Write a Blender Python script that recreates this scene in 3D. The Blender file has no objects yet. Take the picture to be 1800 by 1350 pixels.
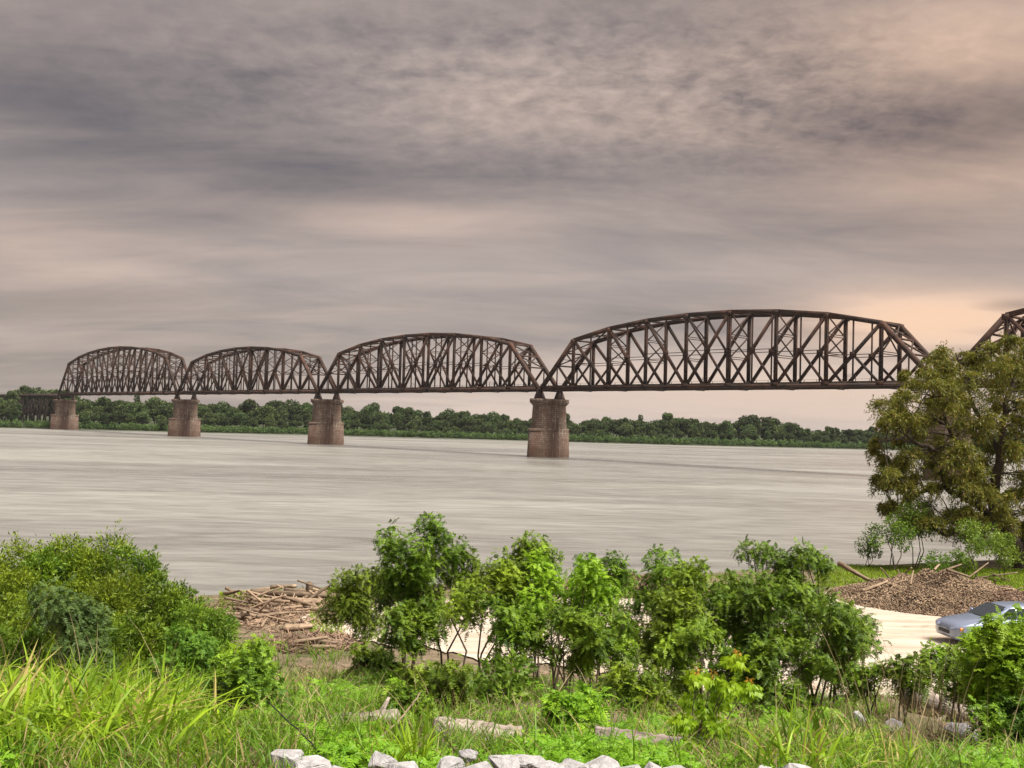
import bpy, bmesh, math, random, time
import numpy as np
from mathutils import Vector, Matrix
T0 = time.time()
SC = bpy.context.scene
COL = SC.collection
RNG = np.random.default_rng(11)
random.seed(5)

# ------------------------------------------------------------------ camera
EYE = np.array([0.0, 0.0, 8.7])
FPX = 1850.0                     # focal length in pixels of an 1800-wide frame
PITCH = math.atan(75.4 / FPX)
ROLL = 0.028
cam = bpy.data.cameras.new('camera')
cam.sensor_width = 36.0
cam.lens = 36.0 * FPX / 1800.0
cam.clip_start = 0.1
cam.clip_end = 30000
cam_ob = bpy.data.objects.new('camera', cam)
COL.objects.link(cam_ob)
CAMR = Matrix.Rotation(math.pi / 2 + PITCH, 4, 'X') @ Matrix.Rotation(ROLL, 4, 'Z')
cam_ob.matrix_world = Matrix.Translation(EYE) @ CAMR
SC.camera = cam_ob
R3 = np.array(CAMR.to_3x3())

def ray(px, py):
    """direction through a point of the photograph, scaled to one metre of depth (y = 1)"""
    v = R3 @ np.array([(px - 900) / FPX, -(py - 675) / FPX, -1.0])
    return v / v[1]

def at(px, py, depth):
    return EYE + ray(px, py) * depth

# ------------------------------------------------------------------ exposure, sun, sky
SC.view_settings.view_transform = 'Standard'
SC.view_settings.look = 'None'
EXPO = 1.5
SC.view_settings.exposure = EXPO
SC.view_settings.gamma = 1.0
SUN_EL, SUN_AZ = math.radians(60), math.radians(125)      # azimuth clockwise from +Y
sun = bpy.data.lights.new('sun', 'SUN')
sun.energy = 3.4
sun.angle = math.radians(32)
sun.color = (1.0, 0.93, 0.82)
sun_ob = bpy.data.objects.new('sun', sun)
COL.objects.link(sun_ob)
sd = Vector((math.sin(SUN_AZ) * math.cos(SUN_EL), math.cos(SUN_AZ) * math.cos(SUN_EL), math.sin(SUN_EL)))
sun_ob.rotation_euler = sd.to_track_quat('Z', 'Y').to_euler()

SC.render.engine = 'CYCLES'
SC.cycles.max_bounces = 6
SC.cycles.diffuse_bounces = 3
SC.cycles.glossy_bounces = 3
SC.cycles.transmission_bounces = 4
SC.cycles.transparent_max_bounces = 4
SC.cycles.volume_bounces = 0
SC.cycles.use_denoising = True

class Nodes:
    """small helper for shader node graphs"""
    def __init__(self, tree):
        self.t = tree
        tree.nodes.clear()
    def new(self, kind, **kw):
        n = self.t.nodes.new(kind)
        for k, v in kw.items():
            setattr(n, k, v)
        return n
    def put(self, sock, v):
        if isinstance(v, bpy.types.NodeSocket):
            self.t.links.new(v, sock)
        elif v is not None:
            sock.default_value = v
    def math(self, op, a, b=None, c=None, clamp=False):
        n = self.new('ShaderNodeMath', operation=op, use_clamp=clamp)
        for i, v in enumerate((a, b, c)):
            self.put(n.inputs[i], v)
        return n.outputs[0]
    def vec(self, op, a, b=None, out=0):
        n = self.new('ShaderNodeVectorMath', operation=op)
        self.put(n.inputs[0], a)
        if b is not None:
            self.put(n.inputs[1], b)
        return n.outputs[out]
    def mix(self, f, a, b):
        n = self.new('ShaderNodeMix', data_type='RGBA', clamp_factor=True)
        self.put(n.inputs[0], f)
        for s, v in ((n.inputs[6], a), (n.inputs[7], b)):
            self.put(s, v if isinstance(v, bpy.types.NodeSocket) else (tuple(v) + (1.0,))[:4])
        return n.outputs[2]
    def rng(self, v, a, b, lo=0.0, hi=1.0):
        n = self.new('ShaderNodeMapRange', clamp=True)
        for i, x in enumerate((v, a, b, lo, hi)):
            self.put(n.inputs[i], x)
        return n.outputs[0]
    def noise(self, vec, scale, detail=4.0, rough=0.55, dist=0.0, out=0):
        n = self.new('ShaderNodeTexNoise')
        if vec is not None:
            self.t.links.new(vec, n.inputs['Vector'])
        n.inputs['Scale'].default_value = scale
        n.inputs['Detail'].default_value = detail
        n.inputs['Roughness'].default_value = rough
        n.inputs['Distortion'].default_value = dist
        return n.outputs[out]

world = bpy.data.worlds.new('World')
SC.world = world
world.use_nodes = True
w = Nodes(world.node_tree)
D = w.new('ShaderNodeTexCoord').outputs['Generated']
sx = w.new('ShaderNodeSeparateXYZ')
w.t.links.new(D, sx.inputs[0])
DX, DY, DZ = sx.outputs

def blob(px, py, wx, wy, amp):
    d = ray(px, py); d = d / np.linalg.norm(d)
    k = FPX / wx
    q = w.vec('MULTIPLY', w.vec('SUBTRACT', D, tuple(d)), (k, k, FPX / wy))
    return w.math('MULTIPLY', w.math('EXPONENT', w.math('MULTIPLY', w.vec('DOT_PRODUCT', q, q, out=1), -1.0)), amp)

def total(items):
    s = items[0]
    for i in items[1:]:
        s = w.math('ADD', s, i)
    return s

zc = w.math('ADD', w.math('MAXIMUM', DZ, 0.0), 0.16)
cp = w.new('ShaderNodeCombineXYZ')
w.t.links.new(w.math('DIVIDE', DX, zc), cp.inputs[0])
w.t.links.new(w.math('DIVIDE', DY, zc), cp.inputs[1])
plane = cp.outputs[0]
rot = w.new('ShaderNodeMapping')
rot.inputs['Rotation'].default_value = (0, 0, math.radians(-24))
rot.inputs['Scale'].default_value = (0.42, 1.0, 1.0)
w.t.links.new(plane, rot.inputs['Vector'])
n_big = w.noise(rot.outputs[0], 1.1, 6.0, 0.55, 0.5)
n_mid = w.noise(rot.outputs[0], 3.1, 6.0, 0.6, 0.7)
n_fine = w.noise(plane, 13.0, 5.0, 0.6, 0.25)
n_tiny = w.noise(plane, 24.0, 4.0, 0.6, 0.4)
val = total([
    w.math('ADD', 0.44, w.math('MULTIPLY', w.math('SUBTRACT', n_big, 0.5), 0.95)),
    w.math('MULTIPLY', w.math('SUBTRACT', n_mid, 0.5), 0.60),
    w.math('MULTIPLY', w.math('MULTIPLY', w.math('ADD', w.math('SUBTRACT', n_fine, 0.5), w.math('MULTIPLY', w.math('SUBTRACT', n_tiny, 0.5), 0.7)), 0.85), total([blob(1000, 150, 480, 130, 0.8), blob(1400, 120, 400, 160, 0.4), blob(300, 80, 500, 120, 0.25)])),
    blob(250, 200, 330, 130, -0.20), blob(560, 310, 300, 60, -0.12), blob(60, 140, 200, 70, -0.12),
    blob(1100, 305, 420, 55, -0.18), blob(1650, 215, 330, 70, -0.34), blob(1350, 390, 300, 55, -0.12),
    blob(60, 90, 260, 60, 0.12), blob(60, 440, 200, 60, 0.20), blob(720, 385, 270, 28, 0.22), blob(200, 490, 260, 40, 0.12),
    blob(1000, 170, 300, 80, 0.08), blob(1700, 70, 240, 80, 0.30), blob(1720, 320, 260, 45, 0.12), blob(1780, 30, 160, 60, 0.1),
    blob(1640, 560, 200, 44, 0.80), blob(1780, 538, 60, 10, -0.5), blob(1660, 600, 170, 10, 0.22), blob(1560, 650, 250, 45, 0.30),
    blob(1250, 690, 500, 55, 0.52), blob(1500, 740, 500, 40, 0.30), blob(800, 720, 330, 30, 0.26), blob(1200, 620, 300, 40, 0.14), blob(80, 600, 200, 60, 0.02),
])
warm = total([
    w.math('ADD', 0.12, w.math('MULTIPLY', w.math('SUBTRACT', n_mid, 0.5), 0.3)),
    blob(1750, 90, 420, 190, 0.55), blob(1760, 330, 340, 100, 0.32), blob(1640, 560, 230, 55, 0.85),
    blob(1450, 690, 350, 60, 0.18), blob(60, 460, 260, 90, 0.22), blob(720, 390, 300, 40, 0.18), blob(1000, 200, 350, 90, 0.12),
])
val = w.math('MINIMUM', w.math('MAXIMUM', val, 0.02), 1.15)
warm = w.math('MINIMUM', w.math('MAXIMUM', warm, 0.0), 1.0)
cool = w.mix(val, (0.135, 0.118, 0.120), (0.66, 0.55, 0.495))
peach = w.mix(val, (0.150, 0.098, 0.080), (1.0, 0.66, 0.44))
cloud = w.mix(warm, cool, peach)
# sky brightened overhead and behind the camera, out of view, as added fill light
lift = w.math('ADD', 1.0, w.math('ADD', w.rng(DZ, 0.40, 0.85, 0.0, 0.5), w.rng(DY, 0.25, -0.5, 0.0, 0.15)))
bg = w.new('ShaderNodeBackground')
w.t.links.new(cloud, bg.inputs[0])
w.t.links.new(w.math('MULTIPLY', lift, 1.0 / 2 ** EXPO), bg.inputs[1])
sky = w.new('ShaderNodeTexSky', sky_type='NISHITA')
sky.sun_disc = False
sky.sun_elevation = SUN_EL
sky.sun_rotation = SUN_AZ
bg2 = w.new('ShaderNodeBackground')
w.t.links.new(sky.outputs[0], bg2.inputs[0])
bg2.inputs[1].default_value = 0.06
mx = w.new('ShaderNodeMixShader')
mx.inputs[0].default_value = 0.06        # what little clear sky shows through the overcast
w.t.links.new(bg.outputs[0], mx.inputs[1]); w.t.links.new(bg2.outputs[0], mx.inputs[2])
out = w.new('ShaderNodeOutputWorld')
w.t.links.new(mx.outputs[0], out.inputs[0])

# ------------------------------------------------------------------ object helpers
def tag(o, label=None, cat=None, group=None, kind=None):
    if label: o['label'] = label
    if cat: o['category'] = cat
    if group: o['group'] = group
    if kind: o['kind'] = kind
    return o

def empty(name, loc, rz=0.0):
    o = bpy.data.objects.new(name, None)
    o.empty_display_size = 0.3
    COL.objects.link(o)
    o.location = tuple(loc)
    o.rotation_euler = (0, 0, rz)
    return o

def link_mesh(name, me, parent=None):
    o = bpy.data.objects.new(name, me)
    COL.objects.link(o)
    o.parent = parent
    return o

class MB:
    """collects shapes and links them as one mesh object"""
    def __init__(s):
        s.v, s.f3, s.f4, s.n = [], [], [], 0
    def add(s, V, F4=None, F3=None):
        V = np.asarray(V, float).reshape(-1, 3)
        if F4 is not None and len(F4): s.f4.append(np.asarray(F4, int).reshape(-1, 4) + s.n)
        if F3 is not None and len(F3): s.f3.append(np.asarray(F3, int).reshape(-1, 3) + s.n)
        s.v.append(V); s.n += len(V)
        return s
    def box(s, lo, hi):
        x0, y0, z0 = lo; x1, y1, z1 = hi
        V = [(x0,y0,z0),(x1,y0,z0),(x1,y1,z0),(x0,y1,z0),(x0,y0,z1),(x1,y0,z1),(x1,y1,z1),(x0,y1,z1)]
        return s.add(V, [(0,3,2,1),(4,5,6,7),(0,1,5,4),(1,2,6,5),(2,3,7,6),(3,0,4,7)])
    def bar(s, a, b, wd, dp, ref=(0, 1, 0)):
        """rectangular bar from a to b, wd across, dp along ref"""
        a = np.asarray(a, float); b = np.asarray(b, float)
        t = b - a; t /= np.linalg.norm(t)
        r = np.asarray(ref, float); r = r - t * r.dot(t)
        if np.linalg.norm(r) < 1e-4:
            r = np.array([1.0, 0, 0]) - t * t[0]
        r /= np.linalg.norm(r); q = np.cross(t, r)
        V = []
        for p in (a, b):
            for i, j in ((-1,-1),(1,-1),(1,1),(-1,1)):
                V.append(p + q * (wd / 2 * i) + r * (dp / 2 * j))
        return s.add(V, [(0,3,2,1),(4,5,6,7),(0,1,5,4),(1,2,6,5),(2,3,7,6),(3,0,4,7)])
    def tube(s, pts, rad, n=7, caps=True, lump=0.0):
        pts = np.asarray(pts, float); m = len(pts)
        rad = np.broadcast_to(np.asarray(rad, float), (m,))
        tan = np.gradient(pts, axis=0)
        tan /= np.linalg.norm(tan, axis=1)[:, None] + 1e-9
        ref = np.array([0, 0, 1.0]) if abs(tan[0][2]) < 0.9 else np.array([1.0, 0, 0])
        V = []
        for i in range(m):
            u = np.cross(tan[i], ref); u /= np.linalg.norm(u) + 1e-9
            v = np.cross(tan[i], u)
            a = np.arange(n) * 2 * math.pi / n
            rr = rad[i] * (1 + lump * RNG.uniform(-1, 1, n))
            V.append(pts[i] + np.cos(a)[:, None] * u * rr[:, None] + np.sin(a)[:, None] * v * rr[:, None])
        V = np.concatenate(V)
        F = []
        for i in range(m - 1):
            for j in range(n):
                k = (j + 1) % n
                F.append((i*n+j, i*n+k, (i+1)*n+k, (i+1)*n+j))
        F3 = []
        if caps:
            V = np.concatenate([V, pts[:1], pts[-1:]])
            for j in range(n):
                k = (j + 1) % n
                F3.append((m*n, k, j)); F3.append((m*n+1, (m-1)*n+j, (m-1)*n+k))
        return s.add(V, F, F3)
    def ring(s, rings, cap0=True, cap1=True):
        """loft through closed rings with the same number of points"""
        n = len(rings[0]); V = np.concatenate([np.asarray(r, float) for r in rings]); F = []
        for i in range(len(rings) - 1):
            for j in range(n):
                k = (j + 1) % n
                F.append((i*n+j, i*n+k, (i+1)*n+k, (i+1)*n+j))
        F3 = []
        m = len(V)
        if cap0:
            V = np.vstack([V, np.mean(rings[0], axis=0)])
            F3 += [(m, (j+1) % n, j) for j in range(n)]; m += 1
        if cap1:
            V = np.vstack([V, np.mean(rings[-1], axis=0)]); b = (len(rings)-1)*n
            F3 += [(m, b+j, b+(j+1) % n) for j in range(n)]
        return s.add(V, F, F3)
    def mesh(s, name, mat, smooth=False):
        me = bpy.data.meshes.new(name)
        V = np.concatenate(s.v)
        f4 = np.concatenate(s.f4) if s.f4 else np.zeros((0, 4), int)
        f3 = np.concatenate(s.f3) if s.f3 else np.zeros((0, 3), int)
        me.vertices.add(len(V)); me.vertices.foreach_set('co', V.astype(np.float32).ravel())
        loops = np.concatenate([f4.ravel(), f3.ravel()]).astype(np.int32)
        me.loops.add(len(loops)); me.loops.foreach_set('vertex_index', loops)
        starts = np.concatenate([np.arange(len(f4)) * 4, len(f4) * 4 + np.arange(len(f3)) * 3]).astype(np.int32)
        me.polygons.add(len(starts)); me.polygons.foreach_set('loop_start', starts)
        if smooth:
            me.polygons.foreach_set('use_smooth', np.ones(len(starts), bool))
        me.update(calc_edges=True); me.validate()
        me.materials.append(mat)
        return me
    def build(s, name, mat, parent=None, smooth=False):
        return link_mesh(name, s.mesh(name, mat, smooth), parent)

# ------------------------------------------------------------------ materials
def material(name):
    m = bpy.data.materials.new(name)
    m.use_nodes = True
    g = Nodes(m.node_tree)
    o = g.new('ShaderNodeOutputMaterial')
    return m, g, o

def principled(g, o, color, rough=0.8, normal=None, spec=0.3, metal=0.0):
    p = g.new('ShaderNodeBsdfPrincipled')
    g.put(p.inputs['Base Color'], color if isinstance(color, bpy.types.NodeSocket) else tuple(color) + (1.0,))
    g.put(p.inputs['Roughness'], rough)
    p.inputs['Specular IOR Level'].default_value = spec
    p.inputs['Metallic'].default_value = metal
    if normal is not None:
        g.t.links.new(normal, p.inputs['Normal'])
    g.t.links.new(p.outputs[0], o.inputs[0])
    return p

def bump(g, h, strength=0.5, dist=0.05):
    b = g.new('ShaderNodeBump')
    b.inputs['Strength'].default_value = strength
    b.inputs['Distance'].default_value = dist
    g.t.links.new(h, b.inputs['Height'])
    return b.outputs[0]

def mottled(name, c0, c1, scale, rough=0.85, coord='Object', c2=None, bumpd=0.03, stretch=(1, 1, 1), rnd=0.0, detail=6.0, spec=0.25):
    m, g, o = material(name)
    tc = g.new('ShaderNodeTexCoord').outputs[coord]
    mp = g.new('ShaderNodeMapping'); mp.inputs['Scale'].default_value = stretch
    g.t.links.new(tc, mp.inputs[0])
    n = g.noise(mp.outputs[0], scale, detail, 0.62, 0.3)
    c = g.mix(g.rng(n, 0.32, 0.68), c0, c1)
    if c2 is not None:
        n2 = g.noise(mp.outputs[0], scale * 0.23, 4.0, 0.6, 0.5)
        c = g.mix(g.rng(n2, 0.5, 0.68), c, c2)
    if rnd:
        r = g.new('ShaderNodeObjectInfo').outputs['Random']
        h = g.new('ShaderNodeHueSaturation')
        g.put(h.inputs['Value'], g.rng(r, 0, 1, 1 - rnd, 1 + rnd)); g.t.links.new(c, h.inputs['Color'])
        c = h.outputs[0]
    principled(g, o, c, rough, bump(g, n, 0.6, bumpd), spec)
    return m

def leafy(name, c0, c1, transl=0.35, rough=0.55, by_object=0.25, old=None, old_share=0.0, spec=0.25, patch=2.6):
    """leaf: hue varies from leaf to leaf and a little from plant to plant; lets some light through"""
    m, g, o = material(name)
    ri = g.new('ShaderNodeNewGeometry').outputs['Random Per Island']
    tc = g.new('ShaderNodeTexCoord').outputs['Object']
    nz = g.noise(tc, patch, 2.0, 0.5)
    c = g.mix(g.math('ADD', g.math('MULTIPLY', ri, 0.45), g.rng(nz, 0.38, 0.66, 0.0, 0.6)), c0, c1)
    if old is not None:
        r2 = g.math('FRACT', g.math('MULTIPLY', ri, 37.7))
        c = g.mix(g.math('LESS_THAN', r2, old_share), c, old)
    h = g.new('ShaderNodeHueSaturation')
    r = g.new('ShaderNodeObjectInfo').outputs['Random']
    g.put(h.inputs['Value'], g.rng(r, 0, 1, 1 - by_object, 1 + by_object))
    g.put(h.inputs['Hue'], g.rng(g.math('FRACT', g.math('MULTIPLY', r, 13.3)), 0, 1, 0.485, 0.512))
    g.t.links.new(c, h.inputs['Color'])
    p = g.new('ShaderNodeBsdfPrincipled')
    g.t.links.new(h.outputs[0], p.inputs['Base Color'])
    p.inputs['Roughness'].default_value = rough
    p.inputs['Specular IOR Level'].default_value = spec
    t = g.new('ShaderNodeBsdfTranslucent')
    g.t.links.new(h.outputs[0], t.inputs[0])
    ms = g.new('ShaderNodeMixShader'); ms.inputs[0].default_value = transl
    g.t.links.new(p.outputs[0], ms.inputs[1]); g.t.links.new(t.outputs[0], ms.inputs[2])
    g.t.links.new(ms.outputs[0], o.inputs[0])
    return m

RUST = mottled('rusty_steel', (0.016, 0.011, 0.010), (0.080, 0.040, 0.027), 0.35, 0.8, 'Object', (0.036, 0.026, 0.023), 0.01, rnd=0.25)
DARKSTEEL = mottled('dark_steel', (0.022, 0.018, 0.018), (0.075, 0.050, 0.042), 0.5, 0.8, 'Object', None, 0.01)
TIMBER = mottled('weathered_timber', (0.05, 0.04, 0.035), (0.14, 0.11, 0.09), 1.0, 0.9, 'Object')

def stone_material():
    m, g, o = material('coursed_stone')
    tc = g.new('ShaderNodeTexCoord').outputs['Object']
    s = g.new('ShaderNodeSeparateXYZ'); g.t.links.new(tc, s.inputs[0])
    cb = g.new('ShaderNodeCombineXYZ')
    g.t.links.new(g.math('ADD', s.outputs[0], s.outputs[1]), cb.inputs[0]); g.t.links.new(s.outputs[2], cb.inputs[1])
    br = g.new('ShaderNodeTexBrick')
    g.t.links.new(cb.outputs[0], br.inputs['Vector'])
    br.inputs['Scale'].default_value = 1.0
    br.inputs['Brick Width'].default_value = 1.5
    br.inputs['Row Height'].default_value = 0.62
    br.inputs['Mortar Size'].default_value = 0.05
    br.inputs['Color1'].default_value = (0.128, 0.096, 0.076, 1)
    br.inputs['Color2'].default_value = (0.215, 0.168, 0.136, 1)
    br.inputs['Mortar'].default_value = (0.045, 0.031, 0.025, 1)
    br.inputs['Bias'].default_value = 0.0
    n1 = g.noise(tc, 0.35, 6, 0.65, 0.6)
    c = g.mix(g.rng(n1, 0.42, 0.66), br.outputs[0], (0.105, 0.060, 0.043))
    # rain-washed rust stains running down from the shoes, and a dark flood line below
    mp = g.new('ShaderNodeMapping'); mp.inputs['Scale'].default_value = (0.55, 0.55, 0.05)
    g.t.links.new(tc, mp.inputs[0])
    n2 = g.noise(mp.outputs[0], 1.6, 5, 0.6, 0.2)
    stain = g.math('MULTIPLY', g.rng(n2, 0.42, 0.56), g.rng(g.math('ABSOLUTE', s.outputs[1]), 4.4, 1.0, 0.1, 1.0))
    c = g.mix(g.math('MULTIPLY', stain, 0.85), c, (0.055, 0.032, 0.026))
    n3 = g.noise(mp.outputs[0], 4.5, 3, 0.5)
    c = g.mix(g.math('MULTIPLY', g.rng(n3, 0.63, 0.70), 0.55), c, (0.45, 0.39, 0.33))
    low = g.math('MULTIPLY', g.rng(s.outputs[2], 7.5, 1.0), 0.5)
    c = g.mix(low, c, (0.095, 0.053, 0.038))
    principled(g, o, c, 0.9, bump(g, br.outputs[1], -0.6, 0.05), 0.2)
    return m
STONE = stone_material()

def water_material():
    m, g, o = material('muddy_river_water')
    tc = g.new('ShaderNodeTexCoord').outputs['Object']
    def stretched(scale, sx_, sy_, d=4, dist=0.4, rz=-4):
        mp = g.new('ShaderNodeMapping'); mp.inputs['Scale'].default_value = (sx_, sy_, 1)
        mp.inputs['Rotation'].default_value = (0, 0, math.radians(rz))
        g.t.links.new(tc, mp.inputs[0])
        return g.noise(mp.outputs[0], scale, d, 0.55, dist)
    rip = stretched(0.55, 0.30, 1.0, 4, 0.7)
    swell = stretched(0.14, 0.22, 1.0, 3, 0.8, -7)
    bands = stretched(0.020, 0.30, 1.0, 5, 1.4, -12)
    streak = stretched(0.22, 0.40, 1.0, 3, 1.6, -5)
    rough = g.math('ADD', 0.24, g.math('MULTIPLY', g.rng(bands, 0.38, 0.62), 0.20))
    mixv = g.math('ADD', g.math('MULTIPLY', g.rng(bands, 0.38, 0.62), 0.38), g.math('ADD', g.math('MULTIPLY', g.rng(streak, 0.36, 0.64), 0.30), g.math('MULTIPLY', g.rng(rip, 0.36, 0.66), 0.32)))
    silt_ripple_tone = g.mix(mixv, (0.112, 0.110, 0.101), (0.285, 0.281, 0.262))  # muddy base, with the light and dark of ripples painted into the colour
    hgt = g.math('ADD', g.math('MULTIPLY', rip, 0.8), g.math('MULTIPLY', swell, 1.6))
    principled(g, o, silt_ripple_tone, rough, bump(g, hgt, 0.42, 0.6), 0.5)
    return m
WATER = water_material()

def lot_material():
    m, g, o = material('pale_sandy_concrete')
    tc = g.new('ShaderNodeTexCoord').outputs['Object']
    mp = g.new('ShaderNodeMapping'); mp.inputs['Scale'].default_value = (0.35, 1.0, 1.0)
    g.t.links.new(tc, mp.inputs[0])
    n1 = g.noise(mp.outputs[0], 0.6, 6, 0.65, 0.6)
    n2 = g.noise(mp.outputs[0], 2.6, 5, 0.6, 0.8)
    c = g.mix(g.rng(n1, 0.38, 0.64), (0.35, 0.285, 0.225), (0.48, 0.43, 0.365))
    c = g.mix(g.math('MULTIPLY', g.rng(n2, 0.60, 0.70), 0.6), c, (0.38, 0.36, 0.34))
    n3 = g.noise(tc, 14, 4, 0.6)
    c = g.mix(g.math('MULTIPLY', g.rng(n3, 0.5, 0.75), 0.25), c, (0.30, 0.23, 0.16))
    mp2 = g.new('ShaderNodeMapping'); mp2.inputs['Scale'].default_value = (0.05, 1.1, 1.0); mp2.inputs['Rotation'].default_value = (0, 0, .12)
    g.t.links.new(tc, mp2.inputs[0])
    n4 = g.noise(mp2.outputs[0], 1.3, 5, 0.65, 0.8)
    c = g.mix(g.math('MULTIPLY', g.rng(n4, 0.50, 0.62), 0.5), c, (0.26, 0.21, 0.165))
    n5 = g.noise(tc, 0.9, 6, 0.7, 1.5)
    c = g.mix(g.math('MULTIPLY', g.rng(n5, 0.60, 0.66), 0.55), c, (0.19, 0.15, 0.115))
    principled(g, o, c, 0.9, bump(g, n3, 0.4, 0.02), 0.2)
    return m
LOT = lot_material()
SOIL = mottled('leaf_littered_soil', (0.075, 0.055, 0.035), (0.20, 0.155, 0.105), 3.0, 0.95, 'Object', (0.07, 0.085, 0.03), 0.05)
BANKSOIL = mottled('far_bank_soil', (0.018, 0.028, 0.012), (0.045, 0.052, 0.025), 0.3, 0.95, 'Object')
ROCK = mottled('pale_limestone', (0.19, 0.185, 0.19), (0.41, 0.40, 0.415), 9.0, 0.9, 'Object', (0.15, 0.125, 0.10), 0.07, rnd=0.16)
WOOD = mottled('bleached_driftwood', (0.10, 0.070, 0.047), (0.32, 0.238, 0.168), 5.0, 0.9, 'Object', (0.09, 0.058, 0.045), 0.04, rnd=0.4, stretch=(.3, 1.3, 1.3))
GREYLOG = mottled('grey_weathered_log', (0.10, 0.075, 0.068), (0.46, 0.39, 0.35), 11.0, 0.9, 'Object', (0.13, 0.085, 0.07), 0.05, stretch=(0.12, 1.3, 1.3), detail=9.0)
CHIPS = leafy('driftwood_chips', (0.13, 0.082, 0.055), (0.36, 0.255, 0.180), 0.0, 0.9, 0.05, (0.07, 0.045, 0.035), 0.25, patch=.8)
BARK = mottled('dark_bark', (0.035, 0.028, 0.022), (0.10, 0.080, 0.062), 5.0, 0.95, 'Object', None, 0.03)
STEM = mottled('sapling_stem', (0.060, 0.045, 0.032), (0.15, 0.115, 0.085), 9.0, 0.9, 'Object', None, 0.01)

# ------------------------------------------------------------------ setting: ground, water, lot, far bank
def shore(X):
    return np.maximum(41.0, 53.5 + 0.5 * np.asarray(X, float))

def ground_z(X, Y):
    X = np.asarray(X, float); Y = np.asarray(Y, float)
    z = np.interp(Y, [-200, -30, 0, 4.5, 6, 7.5, 11, 20, 29, 33, 48], [7.0, 7.0, 7.0, 6.85, 6.5, 6.1, 5.45, 3.6, 1.65, 1.5, 1.4])
    z = np.where(Y > 48, 1.4, z)
    slope = np.clip((Y - 9) / 4, 0, 1) * np.clip((31 - Y) / 3, 0, 1)
    z = z + slope * (0.10 * np.sin(1.7 * X + 0.9 * Y) + 0.07 * np.sin(3.1 * X - 2.2 * Y + 1) + 0.12 * np.sin(0.55 * X + 2))
    t = np.clip((Y - shore(X) + 4) / 10, 0, 1); t = t * t * (3 - 2 * t)
    return z * (1 - t) - 2.2 * t

def gz(x, y):
    return float(ground_z(x, y))

def grid_mesh(name, xs, ys, zf, mat, smooth=True):
    X, Y = np.meshgrid(xs, ys)
    V = np.stack([X, Y, zf(X, Y)], -1).reshape(-1, 3)
    nx, ny = len(xs), len(ys)
    i = np.arange(nx - 1)[None, :] + nx * np.arange(ny - 1)[:, None]
    F = np.stack([i, i + 1, i + nx + 1, i + nx], -1).reshape(-1, 4)
    return MB().add(V, F).build(name, mat, None, smooth)

xs = np.concatenate([np.linspace(-400, -42, 40), np.arange(-40, 60, 0.5), np.linspace(62, 400, 40)])
ys = np.concatenate([np.linspace(-200, -6, 16), np.arange(-5, 80, 0.5), np.linspace(82, 280, 34)])
tag(grid_mesh('ground', xs, ys, ground_z, SOIL), kind='structure')
wv = MB().add([(-9000, 20, 0), (9000, 20, 0), (9000, 16000, 0), (-9000, 16000, 0)], [(0, 1, 2, 3)]).build('river_water', WATER)
tag(wv, kind='structure')

def lot_edges(x):
    front = np.interp(x, [-7.5, -6, 0, 6, 9, 60], [38.5, 36, 32.5, 29.5, 25.0, 24.0])
    back = np.interp(x, [-7.5, -6, -2, 6, 15, 20, 30, 60], [39.5, 42.5, 44, 47, 49, 47, 46, 46])
    wob = .45 * np.sin(x * 1.9) + .3 * np.sin(x * 4.3 + 1) + .15 * np.sin(x * 11)
    return front + wob * .9, back + wob * .6
u = np.linspace(-7.5, 60, 300); vv = np.linspace(0, 1, 22)
fr, bk = lot_edges(u)
LX = np.repeat(u[None, :], len(vv), 0); LY = fr[None, :] + (bk - fr)[None, :] * vv[:, None]
LZ = ground_z(LX, LY) + 0.05
nx = len(u); i = np.arange(nx - 1)[None, :] + nx * np.arange(len(vv) - 1)[:, None]
lot = MB().add(np.stack([LX, LY, LZ], -1).reshape(-1, 3), np.stack([i, i + 1, i + nx + 1, i + nx], -1).reshape(-1, 4)).build('boat_ramp_pavement', LOT, None, True)
tag(lot, kind='structure')

BANK = [(-2500, 600), (-292, 600), (-262, 616), (-203, 628), (-124, 673), (36, 676), (109, 680), (235, 725), (370, 760), (620, 805), (3000, 1150)]
bx = np.array([b[0] for b in BANK], float); by = np.array([b[1] for b in BANK], float)
def bank_y(X):
    return np.interp(X, bx, by) + 2.0 * np.sin(np.asarray(X) * 0.05) + 1.2 * np.sin(np.asarray(X) * 0.17)
offs = [-12, -2, 0.5, 4, 12, 40, 120, 500, 6000, 14000]
offz = [-2.0, -0.4, 0.15, 0.9, 2.0, 3.0, 3.2, 3.5, 6.0, 10]
fx = np.concatenate([np.linspace(-9000, -520, 16), np.arange(-500, 700, 4.0), np.linspace(720, 9000, 16)])
FV = np.stack([np.repeat(fx[None], len(offs), 0), bank_y(fx)[None] + np.array(offs)[:, None], np.repeat(np.array(offz)[:, None], len(fx), 1)], -1)
nx = len(fx); i = np.arange(nx - 1)[None, :] + nx * np.arange(len(offs) - 1)[:, None]
tag(MB().add(FV.reshape(-1, 3), np.stack([i, i + 1, i + nx + 1, i + nx], -1).reshape(-1, 4)).build('far_river_bank', BANKSOIL, None, True), kind='structure')

# ------------------------------------------------------------------ bridge
BD = np.array([-0.6751, 0.7377, 0.0])          # along the bridge, away from the camera
BN = np.array([0.7377, 0.6751, 0.0])           # across, towards the far truss
PIER4 = at(949, 683, 313.1)                    # near-truss bearing of the nearest visible pier
DECK_Z = PIER4[2]
TRUSS_W = 8.4
BR_ROT = math.atan2(-BD[1], -BD[0])
def along(t):
    p = PIER4 + BD * t
    return np.array([p[0], p[1], DECK_Z])
S_A, S_B = 122.2, 156.0
T_PIERS = [2 * S_A + S_B, 2 * S_A, S_A, 0.0, -S_A, -2 * S_A]     # farthest first

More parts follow.
